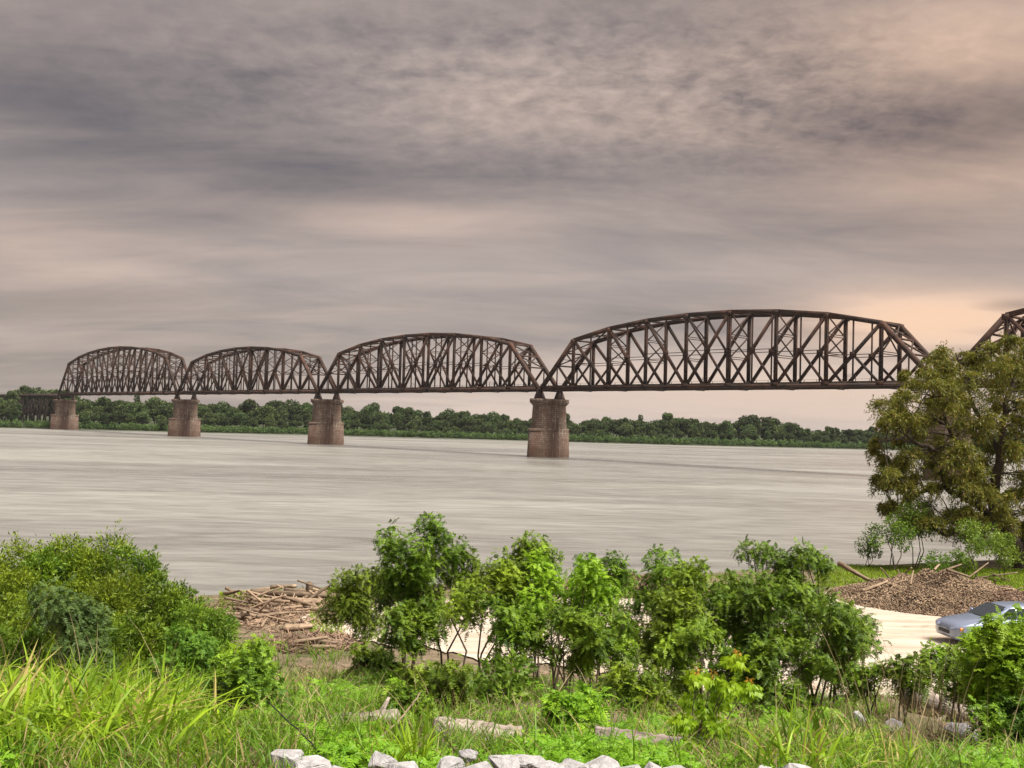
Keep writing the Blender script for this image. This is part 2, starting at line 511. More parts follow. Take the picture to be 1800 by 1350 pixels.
def truss_span(label, t_left, L, n, hts, first=True):
    root = empty('truss_span', along(t_left), BR_ROT)
    tag(root, label, 'bridge span', 'steel truss spans of the railway bridge')
    p = L / n
    H = [0] + list(hts) + [0]
    W = TRUSS_W
    mid = n // 2
    for y in (0.0, W):
        B = [np.array([i * p, y, 0.0]) for i in range(n + 1)]
        B[0][0] += 0.6; B[n][0] -= 0.6
        T = [np.array([i * p, y, H[i]]) for i in range(n + 1)]
        b = MB()
        b.bar((0.3, y, -0.05), (L - 0.3, y, -0.05), 0.95, 0.75)
        b.build('bottom_chord', RUST, root)
        c = MB()
        for i in range(1, n - 1):
            c.bar(T[i], T[i + 1], 1.05, 0.95)
        c.build('top_chord', RUST, root)
        for a, e in ((B[0], T[1]), (B[n], T[n - 1])):
            MB().bar(a, e, 1.05, 0.95).build('end_post', RUST, root)
        for i in range(1, n):
            v = MB()
            for s in (-0.28, 0.28):                               # two channels joined by lacing
                v.bar(B[i] + (s, 0, 0), T[i] + (s, 0, 0), 0.26, 0.6)
            k = 0.6
            while k < H[i] - 0.8:
                v.bar(B[i] + (-0.16, 0, k), B[i] + (0.16, 0, k + 0.5), 0.30, 0.4)
                k += 0.95
            v.build('vertical', RUST, root)
            v2 = MB().box((i * p - 0.95, y - 0.5, -0.55), (i * p + 0.95, y + 0.5, 0.85))
            v2.build('gusset_plate', RUST, root)
            v2 = MB().box((i * p - 0.75, y - 0.53, H[i] - 0.95), (i * p + 0.75, y + 0.53, H[i] + 0.30))
            v2.build('gusset_plate', RUST, root)
        for i in range(n):
            if i in (0, n - 1):
                M = (B[0] + T[1]) / 2 if i == 0 else (B[n] + T[n - 1]) / 2
                foot = B[1] if i == 0 else B[n - 1]
                MB().bar(M, foot, 0.55, 0.5).build('sub_diagonal', RUST, root)
                MB().bar(M, (M[0], y, 0.0), 0.25, 0.3).build('hanger', RUST, root)
                continue
            if i < mid:
                a, e, sub = T[i], B[i + 1], [B[i]]
            elif i > mid:
                a, e, sub = B[i], T[i + 1], [B[i + 1]]
            else:
                a, e, sub = B[i], T[i + 1], [B[i + 1], T[i]]
            M = (a + e) / 2
            d = MB()
            d.bar(a, e, 0.72, 0.55)
            d.build('diagonal', RUST, root)
            for q in sub:
                MB().bar(M, q, 0.5, 0.45).build('sub_diagonal', RUST, root)
            topm = (T[i] + T[i + 1]) / 2
            hm = MB().bar((M[0], y, 0), (M[0], y, topm[2]), 0.28, 0.34)
            hm.box((M[0] - 0.65, y - 0.36, M[2] - 0.65), (M[0] + 0.65, y + 0.36, M[2] + 0.65))
            hm.build('hanger', RUST, root)
            MB().bar((i * p, y, M[2]), ((i + 1) * p, y, M[2]), 0.16, 0.2).build('mid_strut', RUST, root)
    # sway frames across each pair of verticals
    for i in range(1, n):
        s = MB(); x = i * p; h = H[i]
        lo = 7.2
        tiers = max(1, int(round((h - lo) / 4.6)))
        zs = np.linspace(lo, h - 0.2, tiers + 1)
        for k in range(tiers):
            s.bar((x, 0.3, zs[k]), (x, W - 0.3, zs[k + 1]), 0.26, 0.26, (1, 0, 0))
            s.bar((x, 0.3, zs[k + 1]), (x, W - 0.3, zs[k]), 0.26, 0.26, (1, 0, 0))
            for dz in (-0.25, 0.25):
                s.bar((x, 0.3, zs[k] + dz), (x, W - 0.3, zs[k] + dz), 0.16, 0.24, (1, 0, 0))
        s.bar((x, 0.3, h), (x, W - 0.3, h), 0.5, 0.4, (1, 0, 0))
        s.build('sway_frame', RUST, root)
        if 1 <= i < n - 1:
            l = MB(); a = (i * p, 0, H[i]); b_ = ((i + 1) * p, W, H[i + 1]); c_ = (i * p, W, H[i]); d_ = ((i + 1) * p, 0, H[i + 1])
            l.bar(a, b_, 0.36, 0.3, (0, 0, 1)); l.bar(c_, d_, 0.36, 0.3, (0, 0, 1))
            xm = (i + .5) * p; zm = (H[i] + H[i + 1]) / 2
            l.bar((xm, 0, zm), (xm, W, zm), 0.3, 0.3, (0, 0, 1))
            l.build('top_lateral_brace', RUST, root)
    for x0, x1, h in ((0.6, p, H[1]), (L - 0.6, L - p, H[n - 1])):          # portal lattice between the end posts
        q = MB()
        for f0, f1 in ((0.48, 0.74), (0.74, 1.0)):
            P = lambda f, y: (x0 + (x1 - x0) * f, y, h * f)
            q.bar(P(f0, 0.3), P(f1, W - 0.3), 0.3, 0.3, (1, 0, 0)); q.bar(P(f1, 0.3), P(f0, W - 0.3), 0.3, 0.3, (1, 0, 0))
            q.bar(P(f0, 0.3), P(f0, W - 0.3), 0.42, 0.36, (1, 0, 0))
            fm = (f0 + f1) / 2
            q.bar(P(fm, 0.3), P(fm, W - 0.3), 0.16, 0.2, (1, 0, 0))
        q.build('portal_brace', RUST, root)
    for i in range(n + 1):
        x = min(max(i * p, 0.5), L - 0.5)
        MB().box((x - 0.22, 0.45, -0.75), (x + 0.22, W - 0.45, 0.30)).build('floor_beam', DARKSTEEL, root)
    for y in (W / 2 - 1.1, W / 2 + 1.1):
        MB().box((0.2, y - 0.22, -0.35), (L - 0.2, y + 0.22, 0.62)).build('stringer', DARKSTEEL, root)
    tk = MB()
    for k in range(int(L / 0.62)):
        x = 0.3 + k * 0.62
        tk.box((x, W / 2 - 1.7, 0.64), (x + 0.34, W / 2 + 1.7, 0.86))
    tk.build('track_ties', TIMBER, root)
    rl = MB()
    for y in (W / 2 - 0.74, W / 2 + 0.74, W / 2 - 1.45, W / 2 + 1.45):
        rl.box((0.1, y - 0.05, 0.87), (L - 0.1, y + 0.05, 1.04))
    rl.build('rails', DARKSTEEL, root)
    pw = MB()
    pw.box((0.2, -1.25, -0.40), (L - 0.2, -0.45, -0.28))
    for k in range(int(L / 3.4) + 1):
        pw.box((0.4 + k * 3.4, -1.2, -0.62), (0.52 + k * 3.4, -0.4, -0.42))
    pw.build('walkway', RUST, root)
    hr = MB()
    for k in range(int(L / 3.4) + 1):
        hr.box((0.4 + k * 3.4, W / 2 + 2.0, 0.5), (0.50 + k * 3.4, W / 2 + 2.1, 1.75))
    hr.box((0.3, W / 2 + 2.02, 1.70), (L - 0.3, W / 2 + 2.08, 1.76)); hr.box((0.3, W / 2 + 2.02, 1.2), (L - 0.3, W / 2 + 2.08, 1.25))
    hr.build('handrail', RUST, root)
    for fx_ in (0.12, 0.5, 0.83):
        x = L * fx_; c = MB()
        c.box((x, -1.9, 0.55), (x + 2.2, -0.5, 0.68))
        for xx in (x, x + 2.1):
            c.box((xx, -1.9, 0.68), (xx + 0.09, -1.8, 2.2))
        for z in (1.2, 1.7, 2.12):
            c.box((x + 0.09, -1.88, z), (x + 2.1, -1.82, z + 0.08))
        c.build('refuge_platform', RUST, root)
    return root

HT9 = [13.8, 16.5, 18.0, 18.7, 18.7, 18.0, 16.5, 13.8]
HT11 = [17.0, 20.2, 22.2, 23.4, 24.0, 24.0, 23.4, 22.2, 20.2, 17.0]
truss_span('farthest and tallest rusty steel truss span with densest crossing members, beside the wooded bank', T_PIERS[0], S_B, 11, HT11)
truss_span('smallest looking rusty arched truss span, second from the wooded far bank', T_PIERS[1], S_A, 9, HT9)
truss_span('rusty arched truss span left of the nearest stone pier, third from the wooded bank', T_PIERS[2], S_A, 9, HT9)
truss_span('largest rusty arched truss span over open water, running from nearest stone pier to leaning willow', T_PIERS[3], S_A, 9, HT9)
truss_span('truss span of which only a sloping end post and lattice show above the leaning willow', T_PIERS[4], S_A, 9, HT9)

def pier(label, t, ztop=17.35):
    c = along(t) + BN * (TRUSS_W / 2)
    root = empty('stone_pier', (c[0], c[1], 0.0), BR_ROT)
    tag(root, label, 'bridge pier', 'stone piers of the railway bridge')
    def plan(hw, hl, nose, z, sharp):
        """closed outline: straight flanks (along y), noses at both ends"""
        hw, hl, nose = hw * 1.16, hl * 1.16, nose * 1.16
        P = []
        for sgn in (1, -1):
            for k in range(0, 9):
                a = -1 + 2 * k / 8
                if sharp:
                    prof = (1 - abs(a)) ** 0.6
                else:
                    prof = math.sqrt(max(0.0, 1 - a * a))
                P.append((-a * hw * sgn, sgn * (hl + nose * prof), z))
        return np.array(P)
    low = MB().ring([plan(3.0, 4.35, 2.85, -3.0, True), plan(2.92, 4.3, 2.8, 0.0, True), plan(2.7, 4.15, 2.6, 7.9, True)])
    low.build('cutwater_base', STONE, root)
    sh = MB().ring([plan(2.74, 4.2, 2.75, 7.7, True), plan(2.74, 4.2, 2.75, 8.4, True), plan(2.6, 4.0, 2.2, 8.55, True)], False, True)
    sh.build('nose_coping', STONE, root)
    up = MB().ring([plan(2.66, 3.75, 1.15, 8.3, False), plan(2.35, 3.6, 1.05, 15.3, False)], False, False)
    up.build('shaft', STONE, root)
    cap = MB().ring([plan(2.35, 3.6, 1.05, 15.3, False), plan(2.5, 3.85, 1.2, 15.7, False), plan(2.8, 4.15, 1.45, 16.3, False), plan(2.8, 4.15, 1.45, ztop, False)], False, True)
    cap.build('coping', STONE, root)
    dz = DECK_Z - ztop - 0.55
    for y in (-TRUSS_W / 2, TRUSS_W / 2):
        s = MB()
        s.ring([np.array([(-1.5, y - 1.0, ztop), (1.5, y - 1.0, ztop), (1.5, y + 1.0, ztop), (-1.5, y + 1.0, ztop)]),
                np.array([(-1.4, y - 0.92, ztop + 0.4), (1.4, y - 0.92, ztop + 0.4), (1.4, y + 0.92, ztop + 0.4), (-1.4, y + 0.92, ztop + 0.4)]),
                np.array([(-0.75, y - 0.55, ztop + dz), (0.75, y - 0.55, ztop + dz), (0.75, y + 0.55, ztop + dz), (-0.75, y + 0.55, ztop + dz)])])
        s.build('bearing_shoe', DARKSTEEL, root)
    rail = MB()
    for k in range(5):
        a = 0.3 + k * 0.6
        for sg in (1, -1):
            rail.box((-2.6 + 1.2 * k, sg * 5.0 - 0.03, ztop), (-2.54 + 1.2 * k, sg * 5.0 + 0.03, ztop + 1.0)) if abs(-2.6 + 1.2 * k) < 1.3 else None
    rail.build('cap_railing', RUST, root)
    return root

pier('farthest stone pier, standing against the wooded bank under the end of the bridge', T_PIERS[0])
pier('small stone pier under the gap between the two farthest truss spans', T_PIERS[1])
pier('mid distance stone pier with dark stains, between second and third truss spans from the wood', T_PIERS[2])
pier('nearest clearly visible stone pier with rust stains, standing in open water', T_PIERS[3])
pier('stone pier almost wholly hidden behind the leaning willow', T_PIERS[4])

def trestle():
    L = 130.0
    root = empty('approach_trestle', along(T_PIERS[0] + L), BR_ROT)
    tag(root, 'dark approach trestle on many slender legs at the wooded end of the bridge', 'trestle')
    MB().box((0, 1.2, -1.5), (L - 0.8, 7.2, 0.3)).build('deck_girder', DARKSTEEL, root)
    hr = MB().box((0, 1.1, 1.1), (L - 0.8, 1.2, 1.22))
    for k in range(40):
        hr.box((k * 3.2, 1.1, 0.3), (k * 3.2 + 0.1, 1.2, 1.1))
    hr.build('handrail', DARKSTEEL, root)
    for k in range(12):
        x = 4 + k * 10.6 if k < 6 else 62 + (k - 6) * 11
        b = MB()
        for s in (0, 1):
            xx = x + s * 3.4
            b.bar((xx, 1.8, -1.5), (xx, 0.0, -DECK_Z + 2), 0.5, 0.5)
            b.bar((xx, 6.6, -1.5), (xx, 8.4, -DECK_Z + 2), 0.5, 0.5)
            for z0, z1 in ((-1.6, -7), (-7, -13)):
                b.bar((xx, 1.6, z0), (xx, 7.2, z1), 0.25, 0.25, (1, 0, 0)); b.bar((xx, 6.8, z0), (xx, 1.0, z1), 0.25, 0.25, (1, 0, 0))
        b.bar((x, 1.4, -1.7), (x + 3.4, 0.6, -9), 0.3, 0.3); b.bar((x + 3.4, 1.4, -1.7), (x, 0.6, -9), 0.3, 0.3)
        b.bar((x, 1.4, -9), (x + 3.4, 0.6, -15), 0.3, 0.3); b.bar((x + 3.4, 1.4, -9), (x, 0.6, -15), 0.3, 0.3)
        b.build('bent', DARKSTEEL, root)
    return root
trestle()
print('bridge', round(time.time() - T0, 1))

# ------------------------------------------------------------------ foliage generators (vectorised)
UP = np.array([0, 0, 1.0])
def unit(v):
    return v / (np.linalg.norm(v, axis=-1, keepdims=True) + 1e-9)

def rand_dirs(n):
    return unit(RNG.normal(size=(n, 3)))

def quad_leaves(mb, base, axis, side, L, W, fold=0.0):
    """diamond-shaped leaves"""
    L = np.asarray(L).reshape(-1, 1); W = np.asarray(W).reshape(-1, 1)
    n = len(base)
    V = np.stack([base, base + axis * L * 0.45 + side * W / 2, base + axis * L, base + axis * L * 0.45 - side * W / 2], 1)
    mb.add(V.reshape(-1, 3), np.arange(n * 4).reshape(n, 4))

def scatter_leaves(mb, P, axis, L, W, jitter=0.5):
    n = len(P)
    a = unit(axis + RNG.normal(size=(n, 3)) * jitter)
    s = unit(np.cross(a, rand_dirs(n)))
    quad_leaves(mb, P, a, s, L * RNG.uniform(0.7, 1.3, n), W * RNG.uniform(0.7, 1.3, n))

def fronds(mb, base, dirs, length, pairs, leafL, leafW, droop=0.5):
    """feather-like compound leaves: paired leaflets along an arching midrib"""
    n = len(base); length = np.asarray(length).reshape(-1, 1)
    tilt = unit(np.cross(dirs, UP) + RNG.normal(size=(n, 3)) * 0.25)
    for k in range(pairs):
        s = 0.15 + 0.85 * (k + 0.5) / pairs
        P = base + dirs * length * s + np.array([0, 0, -1.0]) * length * droop * s * s
        tan = unit(dirs + np.array([0, 0, -2.0]) * droop * s)
        sz = math.sin(math.pi * (0.18 + 0.76 * s)) * 1.0 + 0.12
        for sg in (-1, 1):
            ax = unit(tilt * sg + tan * 0.45 + RNG.normal(size=(n, 3)) * 0.16 + np.array([0, 0, -0.18]))
            nrm = unit(np.cross(ax, tan) + RNG.normal(size=(n, 3)) * 0.2)
            sd_ = unit(np.cross(ax, nrm))
            quad_leaves(mb, P, ax, sd_, leafL * sz * RNG.uniform(0.85, 1.15, n), leafW * RNG.uniform(0.85, 1.15, n))
    # midrib
    S = np.array([0, 0.5, 1.0])
    wd = 0.006
    C = [base + dirs * length * s + np.array([0, 0, -1.0]) * length * droop * s * s for s in S]
    V = np.stack([C[0] - tilt * wd, C[0] + tilt * wd, C[1] - tilt * wd, C[1] + tilt * wd, C[2] - tilt * wd * .4, C[2] + tilt * wd * .4], 1)
    i = np.arange(n)[:, None] * 6
    mb.add(V.reshape(-1, 3), np.concatenate([i + [0, 1, 3, 2], i + [2, 3, 5, 4]]))

def blades(mb, base, height, width, lean, bend, segs=4):
    """arching grass blades"""
    n = len(base)
    az = RNG.uniform(0, 2 * math.pi, n)
    out_ = np.stack([np.cos(az), np.sin(az), np.zeros(n)], -1)
    ph = RNG.uniform(0, 2 * math.pi, n)
    side = np.stack([np.cos(ph), np.sin(ph), np.zeros(n)], -1)
    height = np.asarray(height).reshape(-1, 1); width = np.asarray(width).reshape(-1, 1)
    lean = np.asarray(lean).reshape(-1, 1); bend = np.asarray(bend).reshape(-1, 1)
    V = []
    for k in range(segs + 1):
        s = k / segs
        P = base + UP * height * (s - 0.42 * bend * s ** 3) + out_ * height * (lean * s + bend * 0.75 * s ** 2.2)
        wv_ = width * (0.75 + 0.5 * s) * (1 - s ** 2.5) + 0.0006
        V += [P - side * wv_ / 2, P + side * wv_ / 2]
    V = np.stack(V, 1); m = 2 * (segs + 1)
    i = np.arange(n)[:, None] * m
    F = np.concatenate([i + [2*k, 2*k+1, 2*k+3, 2*k+2] for k in range(segs)])
    mb.add(V.reshape(-1, 3), F)

L_FEATHER = leafy('feathery_leaf', (0.024, 0.068, 0.007), (0.225, 0.345, 0.022), 0.28, 0.5, 0.25)
L_FEATHERBRIGHT = leafy('bright_feathery_leaf', (0.08, 0.20, 0.010), (0.32, 0.50, 0.028), 0.4, 0.5, 0.15)
L_BUSH = leafy('yellowish_bush_leaf', (0.032, 0.084, 0.007), (0.230, 0.325, 0.020), 0.28, 0.5, 0.2)
L_GREYBUSH = leafy('grey_green_leaf', (0.055, 0.105, 0.028), (0.14, 0.21, 0.05), 0.3, 0.5, 0.15)
L_WILLOW = leafy('olive_willow_leaf', (0.042, 0.064, 0.010), (0.235, 0.250, 0.036), 0.38, 0.55, 0.05, (0.26, 0.20, 0.04), 0.12)
L_YOUNG = leafy('young_tree_leaf', (0.055, 0.130, 0.014), (0.20, 0.33, 0.030), 0.38, 0.5, 0.2)
L_SHORE = leafy('shore_tree_leaf', (0.060, 0.125, 0.015), (0.215, 0.315, 0.035), 0.34, 0.5, 0.2, patch=1.2)
L_GRASS = leafy('tall_grass_blade', (0.040, 0.120, 0.008), (0.30, 0.48, 0.022), 0.38, 0.45, 0.05, (0.42, 0.37, 0.12), 0.10, patch=1.1)
L_LOWGRASS = leafy('low_grass_blade', (0.055, 0.130, 0.010), (0.21, 0.345, 0.022), 0.34, 0.5, 0.05, (0.33, 0.25, 0.12), 0.09)
L_DRY = leafy('dry_straw', (0.22, 0.15, 0.085), (0.46, 0.36, 0.22), 0.2, 0.8, 0.05, (0.16, 0.09, 0.055), 0.2)
L_LAWN = leafy('shore_grass_blade', (0.15, 0.24, 0.012), (0.28, 0.37, 0.02), 0.3, 0.5, 0.05)
L_MAPLE = leafy('lime_green_leaf', (0.20, 0.36, 0.012), (0.36, 0.50, 0.025), 0.45, 0.4, 0.03)
L_ORANGE = leafy('orange_new_leaf', (0.45, 0.22, 0.03), (0.56, 0.32, 0.06), 0.4, 0.4, 0.03)
L_WEED = leafy('weed_leaf', (0.14, 0.30, 0.018), (0.27, 0.45, 0.03), 0.42, 0.45, 0.1)
L_DARKTWIG = mottled('dark_twig', (0.012, 0.014, 0.010), (0.035, 0.035, 0.022), 8.0, 0.9, 'Object')
L_FAR = leafy('far_tree_leaf', (0.024, 0.048, 0.017), (0.092, 0.130, 0.038), 0.2, 0.6, 0.38, patch=3.5)
L_FARLIGHT = leafy('far_thicket_leaf', (0.055, 0.100, 0.026), (0.120, 0.185, 0.046), 0.25, 0.6, 0.15, patch=.15)

# ------------------------------------------------------------------ far-bank wood
def far_tree_mesh(kind, seed):
    global RNG
    RNG = np.random.default_rng(seed)
    mb = MB()
    lobes = []
    if kind == 'round':
        lobes.append((np.array([0, 0, .62]), .27, .30))
        for _ in range(11):
            a = RNG.uniform(0, 6.28); z = RNG.uniform(.34, .86); r = .22 * math.sqrt(max(.05, 1 - ((z - .58) / .42) ** 2))
            lobes.append((np.array([math.cos(a) * r * 1.15, math.sin(a) * r * 1.15, z]), RNG.uniform(.10, .17), RNG.uniform(.09, .14)))
    elif kind == 'tall':
        for _ in range(13):
            z = RNG.uniform(.36, .93); a = RNG.uniform(0, 6.28); r = .13 * math.sqrt(max(.05, 1 - ((z - .6) / .42) ** 2))
            lobes.append((np.array([math.cos(a) * r, math.sin(a) * r, z]), RNG.uniform(.07, .12), RNG.uniform(.08, .13)))
    else:
        for _ in range(9):
            a = RNG.uniform(0, 6.28); z = RNG.uniform(.22, .8); r = RNG.uniform(.05, .38)
            lobes.append((np.array([math.cos(a) * r, math.sin(a) * r, z * (1 - .4 * r)]), RNG.uniform(.14, .24), RNG.uniform(.11, .18)))
    for c, rh, rv in lobes:
        n = int(330 * (rh * rh + 2 * rh * rv) / .06) + 60
        d = rand_dirs(n); rr = RNG.uniform(.70, 1.08, n)[:, None]
        P = c + d * rr * np.array([rh, rh, rv])
        scatter_leaves(mb, P, d + np.array([0, 0, -.2]), .055, .042, .8)
    crown = mb.mesh('crown', L_FAR)
    t = MB()
    t.tube([(0, 0, -.08), (0.01, 0, .25), (0, .01, .6), (0.01, 0, .82)], [.020, .017, .010, .004], 6)
    for _ in range(4):
        a = RNG.uniform(0, 6.28); z = RNG.uniform(.25, .5)
        t.tube([(0, 0, z), (math.cos(a) * .1, math.sin(a) * .1, z + .13), (math.cos(a) * .17, math.sin(a) * .17, z + .27)], [.009, .006, .003], 5)
    return crown, t.mesh('trunk', BARK)
protos = {'round': [far_tree_mesh('round', 20 + k) for k in range(5)], 'tall': [far_tree_mesh('tall', 40 + k) for k in range(4)], 'bushy': [far_tree_mesh('bushy', 60 + k) for k in range(3)]}
RNG = np.random.default_rng(77)
FAR_LABEL = {'round': 'dark green rounded broadleaf tree in the wood on the far river bank',
             'tall': 'tall narrow dark green tree in the wood on the far river bank',
             'bushy': 'low spreading bushy green tree at the edge of the far wood'}
# top of the wood as seen in the photograph: pixel column, pixel row
TOPX = [-400, 0, 40, 75, 130, 200, 300, 400, 480, 560, 640, 700, 760, 860, 900, 960, 1030, 1090, 1160, 1180, 1250, 1330, 1355, 1380, 1420, 1500, 1560, 1800, 2300]
TOPY = [672, 690, 676, 682, 690, 694, 700, 705, 704, 708, 710, 716, 720, 722, 728, 730, 736, 726, 732, 726, 735, 730, 728, 736, 748, 748, 750, 756, 768]
def px_of(X, Y):
    v = R3.T @ (np.array([X, Y, 8.7]) - EYE)
    return 900 + FPX * v[0] / -v[2]
count = 0
def far_tree(kind, X, Y, h, wide=1.0):
    crown, trunk = protos[kind][count % len(protos[kind])]
    zb = float(np.interp(Y - bank_y(X), offs, offz))
    r = empty('far_tree', (X, Y, zb), RNG.uniform(0, 6.28))
    r.scale = (h * wide, h * wide, h)
    link_mesh('crown', crown, r); link_mesh('trunk', trunk, r)
    tag(r, FAR_LABEL[kind], 'tree', {'round': 'rounded trees of the far wood', 'tall': 'tall trees of the far wood', 'bushy': 'bushy trees of the far wood'}[kind])
for row, (off, step, lo) in enumerate(((10, 7.2, .55), (22, 6.8, .82), (38, 7.0, 1.0))):
    X = -330.0
    while X < 420:
        x = X + RNG.uniform(-2, 2)
        y = float(bank_y(x)) + off + RNG.uniform(-4, 5)
        px = px_of(x, y)
        ytop = np.interp(px, TOPX, TOPY) + RNG.uniform(-3, 9)
        ztop = at(px, ytop, y)[2]
        h = max(7.0, (ztop - 2.0) * lo * RNG.uniform(.80, 1.08))
        if row == 0: kind = RNG.choice(['bushy', 'round', 'round'])
        else: kind = RNG.choice(['round', 'round', 'tall']) if px < 1000 else RNG.choice(['round', 'tall', 'tall'])
        if not (34 < px < 100 or (row == 0 and 28 < px < 112)):
            far_tree(kind, x, y, h, RNG.uniform(.95, 1.25) if kind != 'bushy' else RNG.uniform(1.0, 1.3)); count += 1
        X += step * (1.0 if -330 < X < 300 else 1.5) * RNG.uniform(.8, 1.2)
for px in np.arange(22, 128, 6.5):                       # trees standing behind the approach trestle
    px = px + RNG.uniform(-2, 2); y = RNG.uniform(705, 735); x = ray(px, 700)[0] * y
    ztop = at(px, np.interp(px, TOPX, TOPY) + RNG.uniform(-2, 7), y)[2]
    far_tree(RNG.choice(['round', 'round', 'tall']), x, y, ztop - 3.2, RNG.uniform(.85, 1.1)); count += 1
print('far trees', count)
def thicket():
    mb = MB(); X = -420.0
    P = []
    while X < 520:
        h = RNG.uniform(2.6, 4.6) * (1.15 if 20 < X < 200 else 1.0)
        y = float(bank_y(X)) + RNG.uniform(1.2, 5.0); r = RNG.uniform(1.0, 1.9)
        n = 100
        d = rand_dirs(n); rr = RNG.uniform(.5, 1.05, n)[:, None]
        P.append(np.array([X, y, .6 + h * .5]) + d * rr * np.array([r, r, h * .52]))
        X += RNG.uniform(.6, 1.5)
    P = np.concatenate(P)
    scatter_leaves(mb, P, np.tile([0, 0, .6], (len(P), 1)), .75, .5, .7)
    tag(mb.build('bank_thicket', L_FARLIGHT), 'pale green willow thicket along the foot of the far bank', 'thicket', None, 'stuff')
    mb = MB(); P = []
    for _ in range(2600):
        X = RNG.uniform(-700, 1100); off = RNG.uniform(60, 260); y = float(bank_y(X)) + off
        px = px_of(X, y)
        zt = at(px, np.interp(px, TOPX, TOPY) + 5, y)[2] - 2
        h = max(8, zt * RNG.uniform(.55, .96)); r = RNG.uniform(3, 6)
        d = rand_dirs(26); d[:, 2] = np.abs(d[:, 2])
        P.append(np.array([X, y, h - r * .9]) + d * np.array([r, r, r * .9]) * RNG.uniform(.75, 1.1, (26, 1)))
    P = np.concatenate(P)
    scatter_leaves(mb, P, np.tile([0, 0, .3], (len(P), 1)), 2.4, 1.9, .9)
    tag(mb.build('distant_woods', L_FAR), 'dark mass of woodland behind the trees of the far bank', 'woods', None, 'stuff')
thicket()
print('far bank', round(time.time() - T0, 1))

# ------------------------------------------------------------------ near plants
def place(px, ytop, Y):
    r = ray(px, ytop)
    X = r[0] * Y
    return X, gz(X, Y), EYE[2] + r[2] * Y

